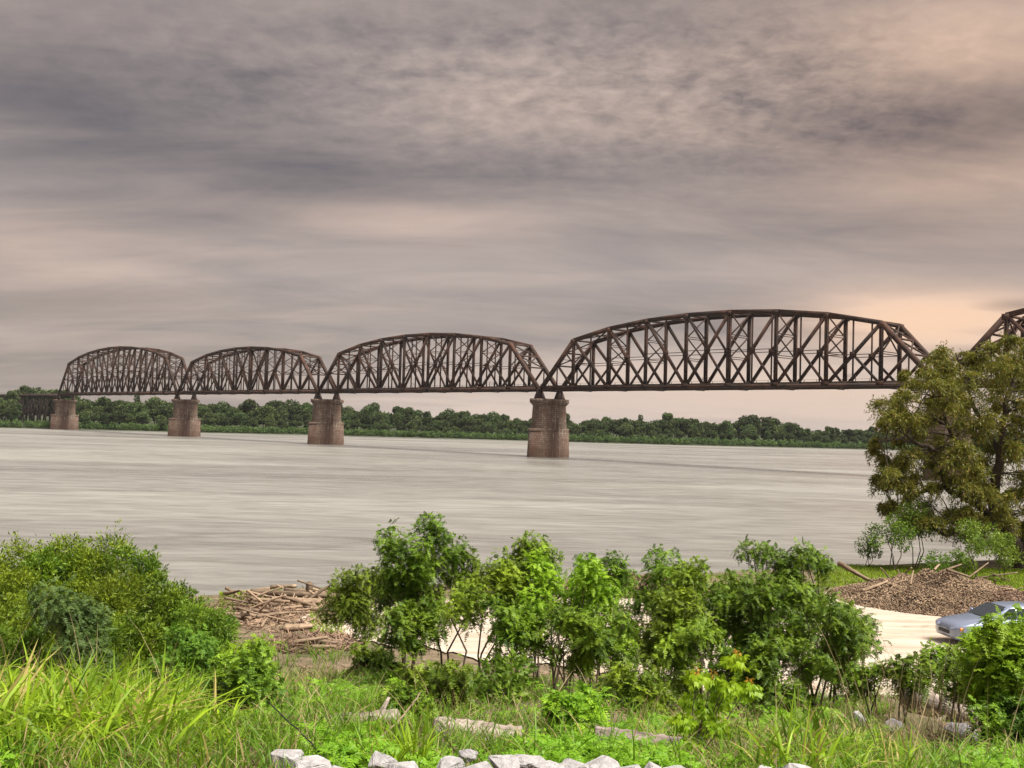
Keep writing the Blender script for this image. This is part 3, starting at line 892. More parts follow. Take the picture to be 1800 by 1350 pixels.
def plant(name, label, cat, group, px, ytop, Y, wpx, leaf='feather', mat=None, clear=0.3, stems=4, puffs=None, dens=1.0, stem_mat=None, size=1.0, prf=.33):
    """a sapling or bush grown from its base: stems, and a crown of leaf puffs"""
    X, zb, zt = place(px, ytop, Y)
    h = max(0.5, zt - zb); wid = wpx / FPX * Y; rad = wid / 2
    root = empty(name, (X, Y, zb - 0.05))
    tag(root, label, cat, group)
    pr0 = np.clip(prf * min(wid, h * (1 - clear)), 0.18, 1.1)
    if puffs is None:
        puffs = int(np.clip(5 + 2.6 * (h * (1 - clear)) * wid / (pr0 * pr0 * 6), 6, 20))
    pr = np.clip(prf * min(wid, h * (1 - clear)), 0.18, 1.1)
    C = []
    for k in range(puffs):
        z = clear * h + pr * .55 + (h * (1 - clear) - pr * 1.25) * ((k + RNG.uniform(0, 1)) / puffs)
        f = (z / h - clear) / (1 - clear + 1e-6)
        env = rad * (0.55 + 0.45 * math.sin(math.pi * min(1, max(0, f * 0.85 + 0.1)))) * (1.0 if f < .75 else max(.45, 1 - (f - .75) / .5))
        a = RNG.uniform(0, 6.28); r = env * math.sqrt(RNG.uniform(0.05, 1)) * .85
        C.append((math.cos(a) * r, math.sin(a) * r, z))
    C = np.array(C)
    lo_, hi_ = C[:, 2].min(), C[:, 2].max()
    C[:, 2] = (clear * h + pr * .5) + (C[:, 2] - lo_) / max(hi_ - lo_, .01) * max(.05, h - pr * .72 - clear * h - pr * .5)
    st = MB()
    nst = max(1, stems)
    tops = C[np.argsort(-C[:, 2])[:nst]]
    paths = []
    for q in range(nst):
        b = np.array([RNG.uniform(-.12, .12) * rad * 2, RNG.uniform(-.12, .12) * rad * 2, -0.1])
        t = tops[q % len(tops)]
        m1 = b * .65 + t * .35 + np.append(RNG.normal(0, .05 * h, 2), 0); m2 = b * .3 + t * .7 + np.append(RNG.normal(0, .05 * h, 2), 0)
        pts = np.array([b, m1, m2, t])
        r0 = 0.010 + 0.006 * h
        st.tube(pts, [r0, r0 * .75, r0 * .5, r0 * .25], 6, False)
        paths.append(pts)
    allp = np.concatenate([np.linspace(p[i], p[i + 1], 6) for p in paths for i in range(3)])
    for c in C:                                             # a twig to each puff
        low = allp[allp[:, 2] < c[2] - .05]
        if len(low) == 0: continue
        a = low[np.argmin(np.linalg.norm(low - c, axis=1))]
        st.tube([a, (a + c) / 2 + (0, 0, .05), c], [.010, .008, .005], 5, False)
    st.build('stems', stem_mat or STEM, root, True)
    lf = MB()
    for c in C:
        q = pr * RNG.uniform(.8, 1.2)
        if leaf == 'feather':
            n = int(125 * dens * max(.5, min(3.2, (q / .35) ** 1.7)))
            o_ = rand_dirs(n) * RNG.uniform(0, 1, (n, 1)) ** .38 * q * .86
            wild = RNG.uniform(0, 1, (n, 1)) < .10
            o_ = np.where(wild, o_ * 1.3, o_)
            d = unit(o_ / q * .55 + rand_dirs(n) * .75 + np.array([0, 0, .28]))
            L = RNG.uniform(.12, .23, n) * size * (1 + .15 * q)
            base = c + o_ * np.array([1, 1, .92]) - d * L[:, None] * .45
            fronds(lf, base, d, L, 7, .047 * size, .021 * size, RNG.uniform(.1, 1.0, (n, 1)))
        elif leaf == 'fine':
            n = int(800 * dens * (q / .4) ** 2)
            d = rand_dirs(n); P = c + d * (q * RNG.uniform(.25, 1.0, (n, 1)) ** .5 * np.where(RNG.uniform(0, 1, (n, 1)) < .22, RNG.uniform(1, 1.45, (n, 1)), 1)) * (1, 1, 1.0)
            scatter_leaves(lf, P, d * .5 + np.array([0, 0, .35]), .115 * size, .034 * size, .6)
            for k in range(7):                                 # leafy shoots standing out of the puff
                dd = unit(rand_dirs(1)[0] + np.array([0, 0, .7])); ls = q * RNG.uniform(1.1, 1.75)
                tt = RNG.uniform(.4, 1, 26)
                scatter_leaves(lf, c + dd * (ls * tt)[:, None] + RNG.normal(0, .025, (26, 3)), np.tile(dd, (26, 1)), .11 * size, .030 * size, .6)
        else:
            n = int(420 * dens * (q / .4) ** 2)
            d = rand_dirs(n); P = c + d * (q * RNG.uniform(.45, 1.08, (n, 1)))
            scatter_leaves(lf, P, d + np.array([0, 0, -.3]), .095 * size, .050 * size, .6)
    lf.build('foliage', mat, root)
    return root

GC = 'feathery saplings in the thicket at the middle of the near bank'
FS = 'feathery_sapling'
for label, px, yt, Y, wp, cl, st, mat in [
    ('isolated pale feathery sapling on thin grey stem, left of the thicket', 640, 985, 26, 115, .30, 2, L_FEATHER),
    ('tallest feathery sapling, its top standing highest against the river', 735, 897, 20, 115, .40, 2, L_FEATHER),
    ('feathery sapling just right of the tallest one in the thicket', 795, 945, 20.5, 110, .38, 3, L_FEATHER),
    ('small feathery sapling low at the left edge of the thicket', 695, 1015, 21, 80, .35, 2, L_FEATHER),
    ('dark feathery sapling in front of the tallest one, drooping low', 730, 1040, 18.5, 95, .30, 2, L_FEATHER),
    ('broad feathery sapling with bare thin trunks over pale pavement', 850, 965, 19, 130, .42, 5, L_FEATHER),
    ('round topped feathery sapling breaking the skyline of the thicket midway', 940, 928, 21, 105, .35, 3, L_FEATHER),
    ('lighter green feathery sapling with dense round crown, middle of the thicket', 990, 955, 19, 140, .38, 4, L_FEATHERBRIGHT),
    ('hanging feathery sapling in the thicket between bare trunks', 900, 1045, 17, 125, .34, 4, L_FEATHER),
    ('leafy feathery sapling with dark trunk in front of middle of the thicket', 1000, 1050, 16.5, 120, .36, 3, L_FEATHER),
    ('feathery sapling at the dip of the thicket skyline', 1060, 965, 22, 90, .3, 3, L_FEATHER),
    ('feathery sapling left of the gap showing brown debris', 1065, 1060, 17.5, 100, .3, 3, L_FEATHER),
    ('grey green feathery sapling with spreading top, right of thicket dip', 1155, 960, 24, 120, .30, 3, L_FEATHER),
    ('dark shady feathery sapling below the spreading top', 1160, 1020, 18.5, 130, .22, 3, L_FEATHER),
    ('feathery sapling with light leaves behind the dark shady one', 1235, 968, 22.5, 125, .28, 3, L_FEATHER),
    ('feathery sapling drooping over the lime green young tree', 1235, 1075, 16.5, 130, .2, 3, L_FEATHER),
    ('tall feathery sapling near right end of the thicket skyline', 1345, 940, 23.5, 105, .3, 3, L_FEATHER),
    ('large wide feathery sapling with fine sprays, right part of the thicket', 1345, 990, 19, 170, .25, 5, L_FEATHER),
    ('feathery sapling with rounded top, last on the thicket skyline', 1425, 950, 23, 90, .3, 3, L_FEATHER),
    ('heavy feathery sapling at the right end of the thicket', 1430, 1010, 18.5, 150, .22, 4, L_FEATHER),
    ('outermost feathery sapling of the thicket, bordering the pavement', 1478, 1050, 20, 110, .18, 3, L_FEATHER),
    ('low dark feathery sapling below the right end of the thicket', 1385, 1110, 16, 130, .2, 3, L_FEATHER),
    ('low feathery sapling beside lime green young tree', 1300, 1125, 16.5, 90, .2, 3, L_FEATHER),
]:
    plant(FS, label, 'sapling', GC, px, yt, Y, wp * 1.28, 'feather', mat, min(.5, cl + .12) if px < 900 else cl + .07, st, prf=.235)
for label, px, yt, Y, wp, cl, st, mat, lf in [
    ('dense low bush below the tall saplings, in front of the bare trunks', 775, 1140, 13.5, 150, .1, 4, L_FEATHER, 'feather'),
    ('small bush at the edge of the pavement under the isolated sapling', 650, 1120, 22, 80, .1, 3, L_FEATHER, 'feather'),
    ('small dark bush beside the straw, right of the pavement edge bush', 690, 1145, 20, 70, .1, 3, L_FEATHER, 'feather'),
    ('dark broad leaved bush in shade below the middle of the thicket', 870, 1150, 14.5, 110, .1, 4, L_YOUNG, 'oval'),
    ('leafy bush at the foot of the dark shady saplings', 1120, 1150, 14, 150, .1, 4, L_FEATHER, 'feather'),
    ('bright feathery bush low in front of the thicket', 1010, 1195, 11.5, 130, .05, 4, L_FEATHERBRIGHT, 'feather'),
    ('bush hanging over the big grey log', 730, 1190, 11.8, 90, .15, 3, L_FEATHER, 'feather'),
]:
    plant('low_bush', label, 'bush', 'low bushes on the near bank', px, yt, Y, wp, lf, mat, cl, st)
for label, px, yt, Y, wp, cl, st, mat in [
    ('bright lime feathery sapling in front of the silver car', 1762, 1078, 12.5, 120, .45, 4, L_FEATHERBRIGHT),
    ('tall lime feathery sapling at the right edge, crossing the car door', 1785, 1060, 12, 95, .45, 3, L_FEATHERBRIGHT),
    ('dense lime feathery sapling rising across the car windscreen', 1762, 1066, 11.6, 110, .34, 4, L_FEATHERBRIGHT),
    ('bushy lime sapling covering the front door of the car', 1742, 1088, 13.2, 80, .45, 3, L_FEATHERBRIGHT),
    ('feathery sapling on thin bare stems left of the one before the car', 1690, 1130, 14.5, 110, .36, 3, L_FEATHER),
    ('small open feathery sapling standing before pale pavement, right of the thicket', 1590, 1135, 16.5, 110, .25, 3, L_FEATHER),
    ('small sapling between pavement and car wheel with yellowish leaves', 1645, 1120, 18, 80, .3, 3, L_FEATHERBRIGHT),
    ('low feathery sapling in front of pavement by end of the thicket', 1530, 1150, 17, 90, .2, 3, L_FEATHER),
    ('dark low sapling at the right edge below the lime sapling', 1790, 1200, 11, 110, .2, 3, L_FEATHER),
    ('feathery sapling beyond the right edge, behind the lime sapling', 1850, 1100, 13, 150, .3, 4, L_FEATHER),
]:
    plant(FS, label, 'sapling', 'feathery saplings beside the pavement and the car', px, yt, Y, wp * (1.2 if px > 1750 else .68), 'feather', mat, cl if px > 1740 else .45, st, dens=1.15 if px > 1740 else .62)
LB = 'bushes on the left of the near bank'
for label, px, yt, Y, wp, mat, lf in [
    ('yellow green bush at the far left edge', 25, 955, 27, 190, L_BUSH, 'fine'),
    ('tallest yellow green bush at left, with a feathery top', 150, 928, 28, 150, L_BUSH, 'fine'),
    ('yellow green bush with upright tip at the right shoulder of left bushes', 235, 952, 27, 95, L_BUSH, 'fine'),
    ('bushy yellow green shrub filling the low left edge', 35, 1040, 23.5, 170, L_BUSH, 'fine'),
    ('yellow green bush in the middle of the left bushes', 195, 1000, 25, 150, L_BUSH, 'fine'),
    ('yellow green bush half out of frame behind the far left one', -70, 950, 29, 200, L_BUSH, 'fine'),
    ('yellow green bush between the far left one and the tallest bush', 90, 950, 27.5, 130, L_BUSH, 'fine'),
    ('low green bush in front of the far left bushes, over the cane grass', -20, 1090, 19, 150, L_YOUNG, 'fine'),
    ('shaded bush behind and right of the grey green shrub', 200, 1065, 22, 130, L_YOUNG, 'fine'),
    ('small bush stepping down towards the driftwood', 285, 1012, 25.5, 100, L_BUSH, 'fine'),
    ('lowest bush on the river side, next to the driftwood logs', 350, 1045, 25, 100, L_YOUNG, 'fine'),
    ('tiny bush with one upright twig beside driftwood logs', 392, 1050, 27, 40, L_YOUNG, 'oval'),
    ('yellow green bush in front, right of the grey green shrub', 255, 1075, 22, 140, L_BUSH, 'fine'),
]:
    plant('leafy_bush', label, 'bush', LB, px, yt + 16, Y, wp * 1.35, lf, mat, .03, 5, dens=.95, size=1.0, prf=.19)
plant('feathery_shrub', 'grey green feathery shrub amid the yellow green bushes', 'shrub', LB, 130, 1010, 19, 150, 'feather', L_GREYBUSH, .06, 4)
plant('feathery_shrub', 'green feathery shrub right of the left bushes, above tall grass', 'shrub', LB, 330, 1090, 19, 110, 'feather', L_YOUNG, .06, 4)
plant('feathery_shrub', 'wide green feathery shrub behind the dark twiggy one', 'shrub', LB, 455, 1115, 15, 150, 'feather', L_FEATHERBRIGHT, .1, 4)
plant('twiggy_shrub', 'dark shrub with blackish bare twigs amid the grass', 'shrub', None, 432, 1125, 12.2, 130, 'feather', L_FEATHER, .12, 7, stem_mat=L_DARKTWIG)

# small trees on the shore beneath the willow
SG = 'small green trees on the shore by the willow'
for label, px, yt, Y, wp, cl, st in [
    ('small bright green shore tree on several slender trunks, left of the willow', 1570, 905, 62, 105, .30, 4),
    ('slender shore tree leaning out over the water, outermost of the small trees', 1528, 945, 64, 60, .22, 3),
    ('dark leaved small tree right under the left crown of the willow', 1612, 880, 63, 80, .35, 3),
    ('small rounded shore bush between the small trees', 1650, 968, 61, 80, .05, 3),
    ('bright green shore tree on two dark trunks before the willow trunk', 1725, 915, 58, 105, .36, 2),
    ('low spreading shore tree right of the bright green one', 1770, 935, 59, 70, .25, 2),
    ('thin shore sapling at the foot of the willow crown', 1690, 965, 61, 55, .15, 3),
]:
    plant('shore_tree', label, 'tree', SG, px, yt, Y - 4.5, wp * .92, 'oval', L_SHORE, min(.55, cl + .15), st, puffs=13, size=1.35, dens=0.42, prf=.24, stem_mat=BARK)
print('plants', round(time.time() - T0, 1))

# ------------------------------------------------------------------ big leaning willow on the shore
def willow():
    global RNG
    RNG = np.random.default_rng(321)
    Y0 = 61.0
    X0 = ray(1795, 985)[0] * Y0
    zb = gz(X0, Y0)
    root = empty('willow_tree', (X0, Y0, zb - .1))
    tag(root, 'large leaning willow with olive yellow drooping foliage on the right shore', 'tree')
    def loc(px, py, dy=0.0):
        p = at(px, py, Y0 + dy); return p - np.array([X0, Y0, zb - .1])
    limbs = [
        ([loc(1795, 992), loc(1775, 940), loc(1745, 880), loc(1705, 820), loc(1672, 765), loc(1650, 700, -1)], [.48, .40, .32, .22, .14, .06]),
        ([loc(1775, 940), loc(1720, 890, 1), loc(1660, 855, 1.5), loc(1605, 870, 2), loc(1570, 895, 2)], [.30, .22, .15, .09, .04]),
        ([loc(1745, 880), loc(1760, 800, -1), loc(1765, 720, -1), loc(1790, 640, -1), loc(1800, 600, -1)], [.30, .24, .17, .10, .05]),
        ([loc(1798, 985), loc(1830, 900, 1), loc(1870, 800, 2), loc(1900, 700, 2), loc(1910, 640, 2)], [.42, .34, .24, .14, .06]),
        ([loc(1705, 820), loc(1640, 790, -2), loc(1590, 770, -2.5), loc(1545, 775, -3)], [.18, .13, .09, .04]),
        ([loc(1760, 800, -1), loc(1720, 730, 1), loc(1690, 660, 2), loc(1680, 620, 2)], [.18, .12, .08, .04]),
        ([loc(1830, 900, 1), loc(1900, 860, -1), loc(1980, 840, -2), loc(2040, 850, -2)], [.26, .2, .13, .06]),
        ([loc(1870, 800, 2), loc(1940, 750, 3), loc(1990, 720, 4)], [.2, .13, .06]),
        ([loc(1765, 940, 0), loc(1740, 930, -2), loc(1690, 925, -3), loc(1665, 945, -3.5)], [.12, .09, .06, .03]),
    ]
    tr = MB(); nodes = []
    for pts, rad in limbs:
        pts = np.array(pts)
        k = np.linspace(0, len(pts) - 1, (len(pts) - 1) * 5 + 1)
        P = np.stack([np.interp(k, range(len(pts)), pts[:, j]) for j in range(3)], -1)
        P[1:-1] += RNG.normal(0, .05, (len(P) - 2, 3))
        tr.tube(P, np.interp(k, range(len(rad)), rad), 9, False, .06)
        nodes.append(P[3:])
    nodes = np.concatenate(nodes)
    # crown envelope: puff centres in picture columns/rows with a spread of depths
    env = [(1542, 780, 16), (1562, 745, 22), (1570, 800, 26), (1580, 850, 24), (1590, 700, 34), (1600, 760, 34), (1610, 820, 30), (1600, 890, 26),
           (1630, 660, 28), (1660, 632, 26), (1700, 618, 20), (1640, 720, 36), (1650, 780, 34), (1660, 850, 30), (1640, 910, 26), (1690, 680, 34), (1700, 740, 36),
           (1700, 800, 34), (1710, 860, 30), (1700, 905, 24), (1740, 650, 30), (1745, 700, 34), (1750, 760, 34), (1755, 830, 32), (1760, 890, 28), (1780, 610, 26),
           (1790, 660, 34), (1800, 720, 34), (1800, 790, 34), (1800, 860, 30), (1840, 620, 30), (1850, 690, 36), (1850, 770, 36), (1850, 850, 34), (1900, 650, 32),
           (1910, 730, 36), (1900, 820, 36), (1960, 700, 36), (1960, 790, 36), (2020, 760, 34), (2030, 830, 34), (1980, 870, 32), (1600, 655, 12), (1580, 700, 12), (1555, 840, 12), (1565, 885, 14),
           (1820, 910, 28), (1780, 930, 24), (1740, 930, 22), (1880, 900, 30)]
    tw = MB(); lv = MB()
    for px, py, sz in env:
        for rep in range(7 if sz > 20 else 3):
            dy = RNG.uniform(-4.2, 4.2) * (1 if sz > 20 else .4)
            c = loc(px + RNG.normal(0, sz * .65), py + RNG.normal(0, sz * .6), dy)
            a = nodes[np.argmin(np.linalg.norm(nodes - c, axis=1) + np.maximum(0, nodes[:, 2] - c[2]) * .6)]
            m_ = (a * .45 + c * .55) + np.array([0, 0, .25])
            tr.tube([a, m_, c], [.045, .03, .014], 5, False)
            r = sz / FPX * Y0 * RNG.uniform(.55, 1.0)
            nt = 30
            d = rand_dirs(nt); d[:, 2] = d[:, 2] * .7 + .15; d = unit(d)
            tl = RNG.uniform(.15, .75, nt) * (r / 1.0) ** .4
            nl = 17
            for k in range(nl):
                s = (k + .6) / nl
                P = c + d * (r * .9 * s)[..., None] if np.ndim(s) else c + d * r * .95 * s
                P = P + np.array([0, 0, -1.0]) * (tl * s * s)[:, None] + RNG.normal(0, .05, (nt, 3))
                ax = unit(d * .5 + np.array([0, 0, -1.0]) * (.2 + .7 * s) + RNG.normal(0, .6, (nt, 3)))
                sd_ = unit(np.cross(ax, rand_dirs(nt)))
                quad_leaves(lv, P, ax, sd_, RNG.uniform(.16, .28, nt), RNG.uniform(.04, .065, nt))
    tr.build('trunk', BARK, root, True)
    lv.build('crown', L_WILLOW, root)
willow()
RNG = np.random.default_rng(99)
print('willow', round(time.time() - T0, 1))

# ------------------------------------------------------------------ lime green young tree with orange shoots
def maple():
    X, zb, zt = place(1245, 1150, 9.6)
    Y = 9.6
    root = empty('young_tree', (X, Y, zb))
    tag(root, 'lime green young tree with drooping pointed leaves and orange tips', 'young tree')
    h = zt - zb
    px2m = Y / FPX
    tips = [(1295, 1150), (1225, 1180), (1255, 1185), (1320, 1200), (1215, 1220), (1200, 1255), (1270, 1215), (1245, 1235), (1230, 1270), (1215, 1300), (1260, 1265), (1285, 1195)]
    st = MB(); gl = MB(); ol = MB()
    b = np.array([(1210 - 1245) * px2m, 0, -.05])
    for i, (qx, qy) in enumerate(tips):
        p = at(qx, qy, Y + RNG.uniform(-.12, .12)) - np.array([X, Y, zb])
        mid_ = b * .5 + p * .5 + np.array([.0, 0, -.04])
        st.tube([b, mid_, p], [.008, .006, .003], 5, False)
        n = 70
        d = rand_dirs(n); d[:, 2] *= .8
        P = p + d * np.array([.10, .10, .10]) * RNG.uniform(.2, 1.1, (n, 1)) - np.array([0, 0, .06])
        ax = unit(d * .5 + np.array([0, 0, -1.0]) + RNG.normal(0, .3, (n, 3)))
        for spread in (-.55, 0, .55):                     # each leaf has three pointed lobes
            sd_ = unit(np.cross(ax, np.array([0, -1.0, .2]) + RNG.normal(0, .35, (n, 3))))
            quad_leaves(gl, P, unit(ax + sd_ * spread), sd_, RNG.uniform(.045, .075, n) * (1.15 if spread == 0 else .85), RNG.uniform(.018, .028, n))
        if i < 4:
            n = 16
            P = p + rand_dirs(n) * .03 + np.array([0, 0, .01])
            ax = unit(np.array([0, 0, -.3]) + rand_dirs(n) * .8)
            quad_leaves(ol, P, ax, unit(np.cross(ax, rand_dirs(n))), RNG.uniform(.03, .055, n), RNG.uniform(.015, .025, n))
    st.build('stem', STEM, root, True); gl.build('leaves', L_MAPLE, root); ol.build('new_shoots', L_ORANGE, root)
maple()

# ------------------------------------------------------------------ rocks
def rock(label, px, ytop, Y, wpx, flat=.75, group='pale riprap rocks at the edge of the bank'):
    X, zb, zt = place(px, ytop, Y)
    r = wpx / FPX * Y / 2
    bm = bmesh.new()
    for d in unit(RNG.normal(size=(15, 3)) + 1e-6):
        d = d * RNG.uniform(.82, 1.05)
        d = np.sign(d) * np.abs(d) ** .8                    # towards a broken block
        bm.verts.new((d[0] * r * 1.1, d[1] * r, max(-.7, d[2]) * r * flat))
    hull = bmesh.ops.convex_hull(bm, input=bm.verts)
    bmesh.ops.delete(bm, geom=list({g_ for g_ in hull['geom_interior'] if isinstance(g_, bmesh.types.BMVert)}), context='VERTS')
    bmesh.ops.bevel(bm, geom=list(bm.edges), offset=r * .05, segments=1, affect='EDGES')
    bmesh.ops.triangulate(bm, faces=bm.faces)
    bmesh.ops.subdivide_edges(bm, edges=bm.edges, cuts=1)
    for v in bm.verts:
        v.co += Vector(RNG.normal(0, r * .016, 3))
    me = bpy.data.meshes.new('riprap_rock'); bm.to_mesh(me); bm.free(); me.materials.append(ROCK)
    o = link_mesh('riprap_rock', me)
    top = max(v.co.z for v in me.vertices)
    o.location = (X, Y, zt - top)
    o.rotation_euler = (0, 0, RNG.uniform(-.3, .3))
    tag(o, label, 'rock', group)
ROCKS = [(505, 1305, 8.2, 60, 'rock at the left end of the row of pale rocks'), (548, 1322, 7.6, 66, 'second rock from the left end of the pale rocks'),
 (600, 1335, 7.2, 60, None), (640, 1340, 7.0, 50, None), (672, 1308, 7.9, 46, 'upright pointed pale rock'), (705, 1328, 7.4, 62, None), (745, 1330, 7.2, 50, None), (788, 1322, 7.5, 56, None),
 (823, 1303, 8.2, 30, 'small pale rock perched behind the others below the grey log'), (835, 1328, 7.3, 60, None), (880, 1318, 7.6, 64, None), (925, 1314, 7.7, 66, 'broad pale rock, highest of the middle of the row'), (965, 1330, 7.2, 50, None),
 (1010, 1324, 7.5, 70, None), (1060, 1318, 7.7, 60, None), (1100, 1330, 7.3, 60, None), (1140, 1328, 7.5, 56, None), (1185, 1336, 7.3, 54, None), (1230, 1342, 7.2, 44, 'rock at the right end of the row, below the lime young tree'),
 (340, 1342, 7.6, 60, 'lone pale rock in grass at lower left'), (1345, 1334, 7.6, 50, 'left one of two pale rocks in grass at lower right'), (1400, 1330, 7.7, 64, 'right one of two pale rocks in grass at lower right'), (1660, 1343, 7.5, 56, 'lone pale rock at the lower right corner'),
 (580, 1348, 6.7, 60, None), (680, 1348, 6.7, 64, None), (770, 1346, 6.7, 66, None), (860, 1345, 6.8, 70, None), (945, 1345, 6.8, 70, None), (1035, 1346, 6.8, 72, None), (1120, 1350, 6.7, 60, None),
 (1505, 1250, 16, 36, 'brown stone half buried on the slope left of the fallen log'), (1570, 1262, 15, 40, 'pale stone on the slope below the fallen log'), (1690, 1272, 14, 60, 'large pale stone under the fallen log')]
for px, yt, Y, wp, lab in ROCKS:
    rock(lab or 'pale grey broken rock packed among others along the bottom edge', px, yt + (13 if Y < 10 else 0), Y, wp * (1.15 if Y < 10 else 1.0), .8)

# ------------------------------------------------------------------ logs and driftwood
def log(name, label, cat, a, b, ra, rb, mat, group=None, bend=.06, branch=0):
    a = np.asarray(a, float); b = np.asarray(b, float)
    c = (a + b) / 2; L = np.linalg.norm(b - a)
    t = (b - a) / L
    NS = 23; k = np.linspace(-.5, .5, NS)
    ph = RNG.uniform(0, 6.28)
    # local frame: x along the log so that the grain follows it
    P = np.stack([k * L, bend * L * np.sin(k * 3 + ph) * .5 + RNG.normal(0, .003 * L, NS), bend * L * np.cos(k * 2.2 + ph) * .4], -1)
    r = np.linspace(ra, rb, NS) * (1 + RNG.normal(0, .04, NS))
    mb = MB().tube(P, r, 14, True, .08)
    for _ in range(branch):
        i_ = RNG.integers(4, 19); d = rand_dirs(1)[0]; d[0] = abs(d[0]) * .8; d = d / np.linalg.norm(d)
        mb.tube([P[i_], P[i_] + d * r[i_] * 1.6, P[i_] + d * r[i_] * 2.6 + (0, 0, r[i_] * .3)], [r[i_] * .4, r[i_] * .28, r[i_] * .15], 6)
    o = mb.build(name, mat, None, True)
    o.location = tuple(c)
    o.rotation_euler = Vector(t).to_track_quat('X', 'Z').to_euler()
    if label: tag(o, label, cat, group)
    return o

def on_ground(px, py, Y, lift=0.0):
    X = ray(px, py)[0] * Y
    return np.array([X, Y, gz(X, Y) + lift])
log('fallen_log', 'big grey weathered log lying behind the pale rocks', 'log', at(768, 1288, 10.6), at(915, 1302, 10.4), .165, .13, GREYLOG, None, .02)
log('fallen_log', 'reddish rotten log with broken dark end, left of the big grey log', 'log', at(575, 1268, 11.4), at(700, 1265, 11.2), .09, .10, GREYLOG, None, .03, 2)
log('fallen_log', 'dark purplish log lying under the lime young tree', 'log', at(1045, 1296, 10.0), at(1200, 1312, 9.9), .10, .09, GREYLOG, None, .02)
log('fallen_log', 'long fallen log slanting down beside the pavement at lower right', 'log', at(1600, 1230, 20), at(1790, 1290, 16.5), .26, .15, GREYLOG, None, .02, 1)
log('bare_pole', 'thin pale dead pole leaning over the rotten log', 'pole', at(650, 1310, 9.2), at(735, 1220, 10.5), .012, .008, WOOD)
log('bare_pole', 'thin dark dead pole slanting through grass at lower left', 'pole', at(480, 1235, 9.5), at(560, 1340, 8.2), .006, .007, L_DARKTWIG)
# left pile
DG = 'driftwood logs piled on the shore at left'
DW = [((405, 1052), (520, 1050), 46, .13, 'long straight driftwood log at the back of the left pile by the water'),
      ((440, 1078), (585, 1048), 43, .15, 'thick dark driftwood log slanting across the left pile'), ((430, 1090), (520, 1066), 42, .10, None), ((500, 1060), (560, 1045), 44, .16, None),
      ((395, 1080), (420, 1105), 39, .10, None), ((425, 1085), (450, 1115), 38.5, .16, 'pale thick driftwood log pointing down at front of the left pile'), ((415, 1120), (428, 1085), 38.5, .08, None), ((440, 1120), (425, 1090), 38, .08, None),
      ((470, 1092), (555, 1078), 41, .12, None), ((480, 1072), (560, 1090), 41.5, .14, None), ((520, 1060), (590, 1072), 43, .13, None), ((530, 1090), (580, 1070), 41, .15, None),
      ((458, 1122), (470, 1092), 37, .05, 'thin white driftwood stick standing up before the left pile'), ((505, 1118), (520, 1095), 37, .11, None), ((500, 1120), (548, 1112), 36, .16, 'curved grey driftwood trunk near front of the pavement'),
      ((525, 1128), (600, 1150), 34, .10, 'forked driftwood log nearest the pavement edge'), ((540, 1132), (602, 1136), 34.5, .07, None), ((515, 1140), (575, 1128), 34, .08, None), ((550, 1150), (590, 1140), 33.5, .08, None),
      ((400, 1098), (470, 1082), 40, .09, None), ((455, 1105), (530, 1098), 40, .09, None), ((560, 1062), (600, 1052), 44, .12, None), ((475, 1050), (512, 1062), 45, .10, None), ((545, 1075), (590, 1095), 40, .10, None), ((510, 1082), (518, 1062), 42, .10, None), ((535, 1100), (548, 1068), 41.5, .09, None)]
for (ax_, ay_), (bx_, by_), Y, r, lab in DW:
    a = at(ax_, ay_, Y + RNG.uniform(-.4, .4)); b = at(bx_, by_, Y + RNG.uniform(-.4, .4))
    for p in (a, b):
        p[2] = max(p[2], gz(p[0], p[1]) + r * .8) + RNG.uniform(0, .18)
    log('driftwood_log', lab or 'brown driftwood log tangled in the pile on the left shore', 'driftwood', a, b, r * .9, r * .6, WOOD, DG, .05, 1 if r > .12 else 0)
for k in range(46):
    cx_ = RNG.uniform(405, 596); cy_ = 1050 + RNG.uniform(0, 62) * (1 if cx_ < 560 else .5)
    Y = np.interp(cy_, [1050, 1112], [44, 37.5]); L_ = RNG.uniform(.7, 2.4); az = RNG.normal(0, .75); el = RNG.normal(0.05, .28)
    c = at(cx_, cy_, Y); c[2] = gz(c[0], c[1]) + RNG.uniform(.05, .36)
    d = np.array([math.cos(az) * math.cos(el), math.sin(az) * math.cos(el), math.sin(el)]) * L_ / 2
    r = RNG.uniform(.025, .085)
    log('driftwood_log', 'brown driftwood log tangled in the pile on the left shore', 'driftwood', c - d, c + d, r, r * .6, WOOD, DG, .09, 1 if RNG.uniform() < .5 else 0)
log('wooden_post', 'short upright brown wooden post behind the left driftwood pile', 'post', on_ground(543, 1050, 43.5) + (0, 0, -.2), at(543, 1024, 43.5), .15, .14, WOOD)

def sticks(mb, P, L, W, flat=.35, up=0.0):
    n = len(P)
    d = rand_dirs(n); d[:, 2] = d[:, 2] * flat + up; d = unit(d)
    s = unit(np.cross(d, rand_dirs(n))); q = np.cross(d, s)
    L = L * RNG.uniform(.4, 1.6, n); W = W * RNG.uniform(.5, 1.5, n)
    V = []
    for e in (-.5, .5):
        for i_, j in ((-1, -.5), (1, -.5), (0, 1)):
            V.append(P + d * (L * e)[:, None] + s * (W * .5 * i_)[:, None] + q * (W * .5 * j)[:, None])
    V = np.stack(V, 1); i_ = np.arange(n)[:, None] * 6
    mb.add(V.reshape(-1, 3), np.concatenate([i_ + [0, 1, 4, 3], i_ + [1, 2, 5, 4], i_ + [2, 0, 3, 5]]), np.concatenate([i_ + [0, 2, 1], i_ + [3, 4, 5]]))

